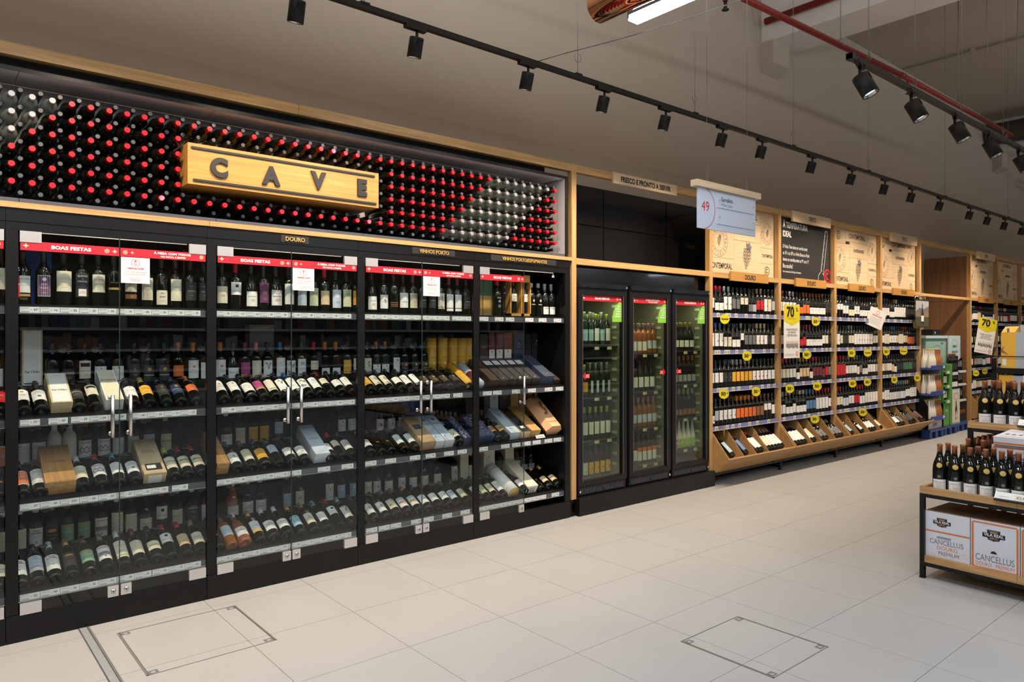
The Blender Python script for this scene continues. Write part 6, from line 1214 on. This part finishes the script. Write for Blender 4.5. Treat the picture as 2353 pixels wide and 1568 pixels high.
def wine_carton(x, y, z, w, style, lab):
    d, hgt = .36, .31; c = empty('wine_carton', tl(x, y, z), (0, 0, TROT-R(90))); tag(c, lab, 'carton', 'white wine cartons on the display table')   # local +x towards viewer's right
    obj('box', MB().box(0, w, 0, d, 0, hgt, 'carton_white').box(.0, w, 0.0, d, hgt, hgt+.0012, 'carton_top').box(w/2-.002, w/2+.002, -.0005, .0, hgt*.3, hgt*.3, 'carton_white'), c)
    m = MB(); yy = -.0008
    if style == 0:
        badge(m, w*.38, hgt*.80, w*.20, yy); zig(m, 0, w, hgt*.585, yy, False, .009); m.text('CANCELLUS', w*.48, hgt*.33, yy, .046, 'paper_I', 'C', 0, 1, w*.76).text('DOURO', w*.50, hgt*.225, yy, .034, 'paper_O').text('PREMIUM', w*.53, hgt*.115, yy, .034, 'paper_I', 'C', 0, 1, w*.46)
        for i in range(16): m.box(w*.27+i*.0052, w*.27+i*.0052+.003, yy, 0, hgt*.45, hgt*.50, 'paper_I')
        for i in range(4):
            for k2 in range(10):
                a = w*.05+k2*w*.035; m.box(a, a+w*.03, yy, 0, hgt*(.03+.03*i)+.004*math.sin(k2*.9), hgt*(.03+.03*i)+.004*math.sin(k2*.9)+.0012, 'paper_H'); a = w*.66+k2*w*.033; m.box(a, a+w*.03, yy, 0, hgt*(.14+.03*i)+.004*math.sin(k2*.9), hgt*(.14+.03*i)+.004*math.sin(k2*.9)+.0012, 'paper_H')
        m.ring(w*.52, hgt*.14, .026, .0275, yy, 'paper_H', 20)
    else:
        e = .012; zig(m, e, w-e, hgt-.016, yy, False, .008); zig(m, e, w-e, .018, yy, True, .008); zigv(m, e, .018, hgt-.016, yy, -1); zigv(m, w-e, .018, hgt-.016, yy, 1)
        badge(m, w*.48, hgt*.74, w*.235, yy); m.text('CANCELLUS', w*.5, hgt*.20, yy, .056, 'paper_I', 'C', 0, 1, w*.80).text('DOURO · PREMIUM', w*.5, hgt*.10, yy, .032, 'paper_O', 'C', 0, 1, w*.80).box(e*1.5, w-e*1.5, yy, 0, hgt*.365, hgt*.368, 'paper_V')
        m.poly([(w*.48+.017*math.cos(a*math.pi/10), hgt*.37+.017*math.sin(a*math.pi/10)) for a in range(11)], yy, 'paper_K')
    obj('front_print', m, c); f_ = MB()
    for i in range(22): f_.box(i*w/22+.002, i*w/22+.008, .004, .010, hgt+.0013, hgt+.002, 'paper_I')
    f_.box(0, w, .016, .02, hgt+.0013, hgt+.002, 'print_orange'); obj('lid_flap', f_, c)
for i in range(7): wine_carton(.022, -.028-.268*i, .135, .262, 0 if i == 0 else 1, 'white wine carton with orange %s, %s from aisle end, lowest shelf' % ('band' if i == 0 else 'border', ordn(i+1)))
for i in range(4): wine_carton(.25, -.33-.27*i, .584, .262, 1, 'white wine carton behind the bottles, %s from aisle end, lower tray' % ordn(i+1))
oc = MB().box(0, .50, 0, .30, 0, .05, 'carton_white').text('CANCELLUS', .25, .0, 0, .001, 'paper_I') ; zig(oc, 0, .50, .012, -.001, True, .009)
for i in range(12): oc.box(.03+i*.037, .03+i*.037+.022, .10, .13, .0505, .051, 'paper_I')
oc.box(.02, .48, .03, .036, .0505, .051, 'print_orange').box(.02, .48, .22, .226, .0505, .051, 'print_orange')
tag(obj('wine_carton', oc, None, tl(.235, -.345, .897), (R(4), 0, TROT-R(90))), 'open printed carton lid lying over the cartons, lower tray', 'carton')
oc2 = MB().box(0, .5, 0, .3, 0, .33, 'carton_white'); oc2.text('VILA REAL', .25, .2, -.001, .06, 'paper_I')
tag(obj('wine_carton', oc2, None, tl(.88, -.30, .981), (0, 0, TROT-R(90))), 'white carton behind the bottles on the upper tray', 'carton')
def card_holder(x, y, z, lab):
    m = MB().box(0, .22, -.002, .004, 0, .05, 'paper_W').box(.10, .175, -.003, -.002, .008, .042, 'paper_C').text('€3,99', .135, .017, -.0035, .022, 'paper_I', 'C', 1).box(.02, .07, -.003, -.002, .02, .023, 'paper_S').box(-.004, .224, -.012, .004, -.008, .001, 'black_metal').box(-.003, .0, -.004, .006, 0, .052, 'steel')
    tag(obj('price_holder', m, None, tl(x, y, z), (R(-35), 0, TROT-R(90))), lab, 'price holder', 'white price holders')
card_holder(-.012, -.44, .598, 'white price holder on the lip of the lower tray'); card_holder(.518, -.39, .995, 'white price holder on the lip of the upper tray')
# black rack with carry boxes behind
rk = empty('black_rack', tl(1.24, .02, 0), (0, 0, TROT)); tag(rk, 'black metal rack behind the display table holding carry boxes', 'rack')
for a in (0, .5):
    for b in (0, -1.4): obj('post', MB().box(a, a+.025, b-.025, b, 0, 1.42, 'black_metal'), rk)
for z in (1.02, 1.345): obj('shelf', MB().box(0, .525, -1.425, 0, z-.04, z, 'black_metal').box(-.005, .0, -1.425, .0, z+.085, z+.092, 'black_metal').box(-.005, .0, -.004, 0, z, z+.09, 'black_metal').box(-.005, 0, -.23, -.226, z, z+.09, 'black_metal'), rk)
def carry(x, y, z, lab):
    w, d, hgt = .30, .095, .27; c = empty('carry_box', tl(x, y, z), (0, 0, TROT-R(90))); tag(c, lab, 'carry box', 'orange and grey carry boxes')
    obj('box', MB().box(0, d, 0, .01, 0, hgt, 'paper_Y').box(d, w, 0, .01, 0, hgt, 'paper_S').box(0, w, .01, .19, 0, hgt, 'paper_S').box(0, .001, 0, .19, 0, hgt, 'paper_Y'), c)
    m = MB().prism([(.0, hgt), (.19, hgt), (.11, hgt+.045), (.08, hgt+.045)], 0.003, d-.003, 'paper_Y'); m.box(d, w, .09, .10, hgt, hgt+.055, 'paper_S').box(d+.05, w-.03, .088, .09, hgt+.015, hgt+.03, 'black_void').box(.04, .055, -.001, .0, hgt-.001, hgt+.03, 'paper_I'); obj('handle', m, c)
    q = MB(); y_ = -.0012; X_ = d+.10
    q.poly([(X_-.055, hgt*.72), (X_-.02, hgt*.74), (X_+.01, hgt*.75), (X_+.03, hgt*.70), (X_+.05, hgt*.55), (X_+.03, hgt*.45), (X_+.0, hgt*.50), (X_-.01, hgt*.62), (X_-.02, hgt*.69)], y_, 'paper_T').poly([(X_-.02, hgt*.70), (X_-.005, hgt*.71), (X_, hgt*.64), (X_-.012, hgt*.64)], y_-.0004, 'paper_Y').poly([(X_+.0, hgt*.60), (X_+.02, hgt*.63), (X_+.04, hgt*.5), (X_+.03, hgt*.42)], y_-.0004, 'paper_L').poly([(X_-.045, hgt*.36), (X_+.05, hgt*.50), (X_+.05, hgt*.47), (X_-.04, hgt*.34)], y_, 'paper_I')
    q.text('ABELHAR', X_+.02, hgt*.25, y_, .024, 'paper_I').box(.01, .035, y_, 0, .02, .07, 'paper_W').poly([(0, hgt*.52), (.025, hgt*.62), (.012, hgt*.50), (.05, hgt*.38), (0, hgt*.44)], y_, 'paper_T')
    obj('front_print', q, c)
carry(1.26, -.035, 1.346, 'orange and grey carry box with bird picture, upper rack shelf'); carry(1.26, -.36, 1.346, 'second orange and grey carry box along the upper rack shelf')
carry(1.26, -.02, 1.021, 'orange and grey carry box on the lower rack shelf'); carry(1.26, -.35, 1.021, 'second orange and grey carry box on the lower rack shelf')

# ------------------------------------------------------------------ hanging aisle sign
YS = -1.5
hs = empty('aisle_sign', (4.195, YS, 2.341)); tag(hs, 'white hanging aisle sign with red number and pale wooden bar', 'sign')
def Q(x, y): a, b = at(1580+x/8.71, 380+y/8.71, YS); return a-4.195, b-2.341
p = MB().box(0, .727, 0, .012, 0, .29, 'sign_white').ring(.053, .145, .144, .149, -.0006, 'paper_R', 30, 1, R(-80), R(80))
x, z = Q(355, 935); p.text('49', x, z+.008, -.0008, .098, 'paper_R', 'C', 0, .95); x, z = Q(660, 735); p.text('Garrafeira', x, z+.004, -.0058, .044, 'paper_N', 'L', .6, .8); x, z = Q(660, 830); p.text('Wine Cellar', x, z+.004, -.0058, .034, 'paper_I', 'L', 0, .85)
obj('board', p, hs)
for za, zb_ in ((.165, .268), (.048, .148)): obj('insert', MB().box(.225, .70, -.005, 0, za, zb_, 'sign_white').box(.243, .249, -.012, -.005, (za+zb_)/2-.003, (za+zb_)/2+.003, 'seal_gold').box(.680, .686, -.012, -.005, (za+zb_)/2-.003, (za+zb_)/2+.003, 'seal_gold'), hs)
obj('wooden_bar', MB().box(-.04, .768, -.022, .034, .285, .330, 'pine_board'), hs)
wm = MB()
for x in (.11, .62):
    wm.tube((x, .006, .33), (x, .006, 6.25-2.341), .0016, 'wire_steel', 5)
    for q in range(4): wm.ring(x, .345+q*.018, .006, .009, .006+(q % 2)*.002, 'steel', 10)
obj('hanging_wire', wm, hs)

# ------------------------------------------------------------------ floor fittings
ds = empty('floor_joint_strip', (0, 0, 0)); tag(ds, 'metal expansion strip in the floor running from the cabinet plinth', 'floor strip')
obj('profile', MB().box(.702, .706, -3.2, -.001, 0, .003, 'rail_grey').box(.708, .740, -3.2, -.001, 0, .0015, 'strip_grey').box(.742, .746, -3.2, -.001, 0, .003, 'rail_grey').box(.749, .755, -3.2, -.001, 0, .002, 'wire_steel'), ds)
def hatch(x0, x1, y0, y1, lab):
    h = empty('floor_hatch', (x0, y0, 0)); tag(h, lab, 'floor hatch', 'tiled access hatches'); W_, L_ = x1-x0, y1-y0
    obj('frame', MB().box(0, .008, 0, L_, 0, .002, 'wire_steel').box(W_-.008, W_, 0, L_, 0, .002, 'wire_steel').box(0, W_, 0, .004, 0, .002, 'wire_steel').box(0, W_, L_-.003, L_, 0, .0018, 'rail_grey').box(.010, .012, 0, L_, 0, .0022, 'steel').box(W_-.012, W_-.010, 0, L_, 0, .0022, 'steel'), h)
    for a, b in ((.012, .012), (W_-.056, .012), (.012, L_-.046), (W_-.056, L_-.046)):
        obj('lift_point', MB().box(a, a+.044, b, b+.034, 0, .0016, 'wire_steel').lathe([(.014, .001), (.014, .0025), (0, .0025)], 'strip_grey', 16, Matrix.Translation((a+.022, b+.017, 0))), h)
hatch(.85, 1.472, -.83, -.203, 'tiled floor hatch with worn edges near the first full cabinet'); hatch(3.066, 3.592, -2.72, -2.196, 'square tiled floor hatch in the open floor')

# ------------------------------------------------------------------ the aisle opposite (seen only as reflections in the glass)
gm = MB(); rd = random.Random(11)
for z in (.15, .55, .95, 1.35, 1.75):
    gm.box(-9, 18, -11.1, -10.65, z-.03, z, 'paper_I').box(-9, 18, -10.64, -10.62, z-.05, z, 'tag_white'); X = -9
    while X < 18:
        wd = rd.uniform(.07, .18); gm.box(X, X+wd-.01, -11.0, -10.7, z, z+rd.uniform(.18, .32), rd.choice(['paper_Q', 'paper_S', 'paper_N', 'paper_Z', 'paper_T', 'paper_I', 'bottle_dark', 'paper_I', 'paper_D', 'paper_D'])); X += wd
gm.box(-9, 18, -11.2, -11.1, 0, 2.1, 'paper_I'); o = obj('opposite_shelving', gm); o['kind'] = 'stuff'; o['label'] = 'grocery shelving run across the aisle behind the viewer'; o['category'] = 'shelving'
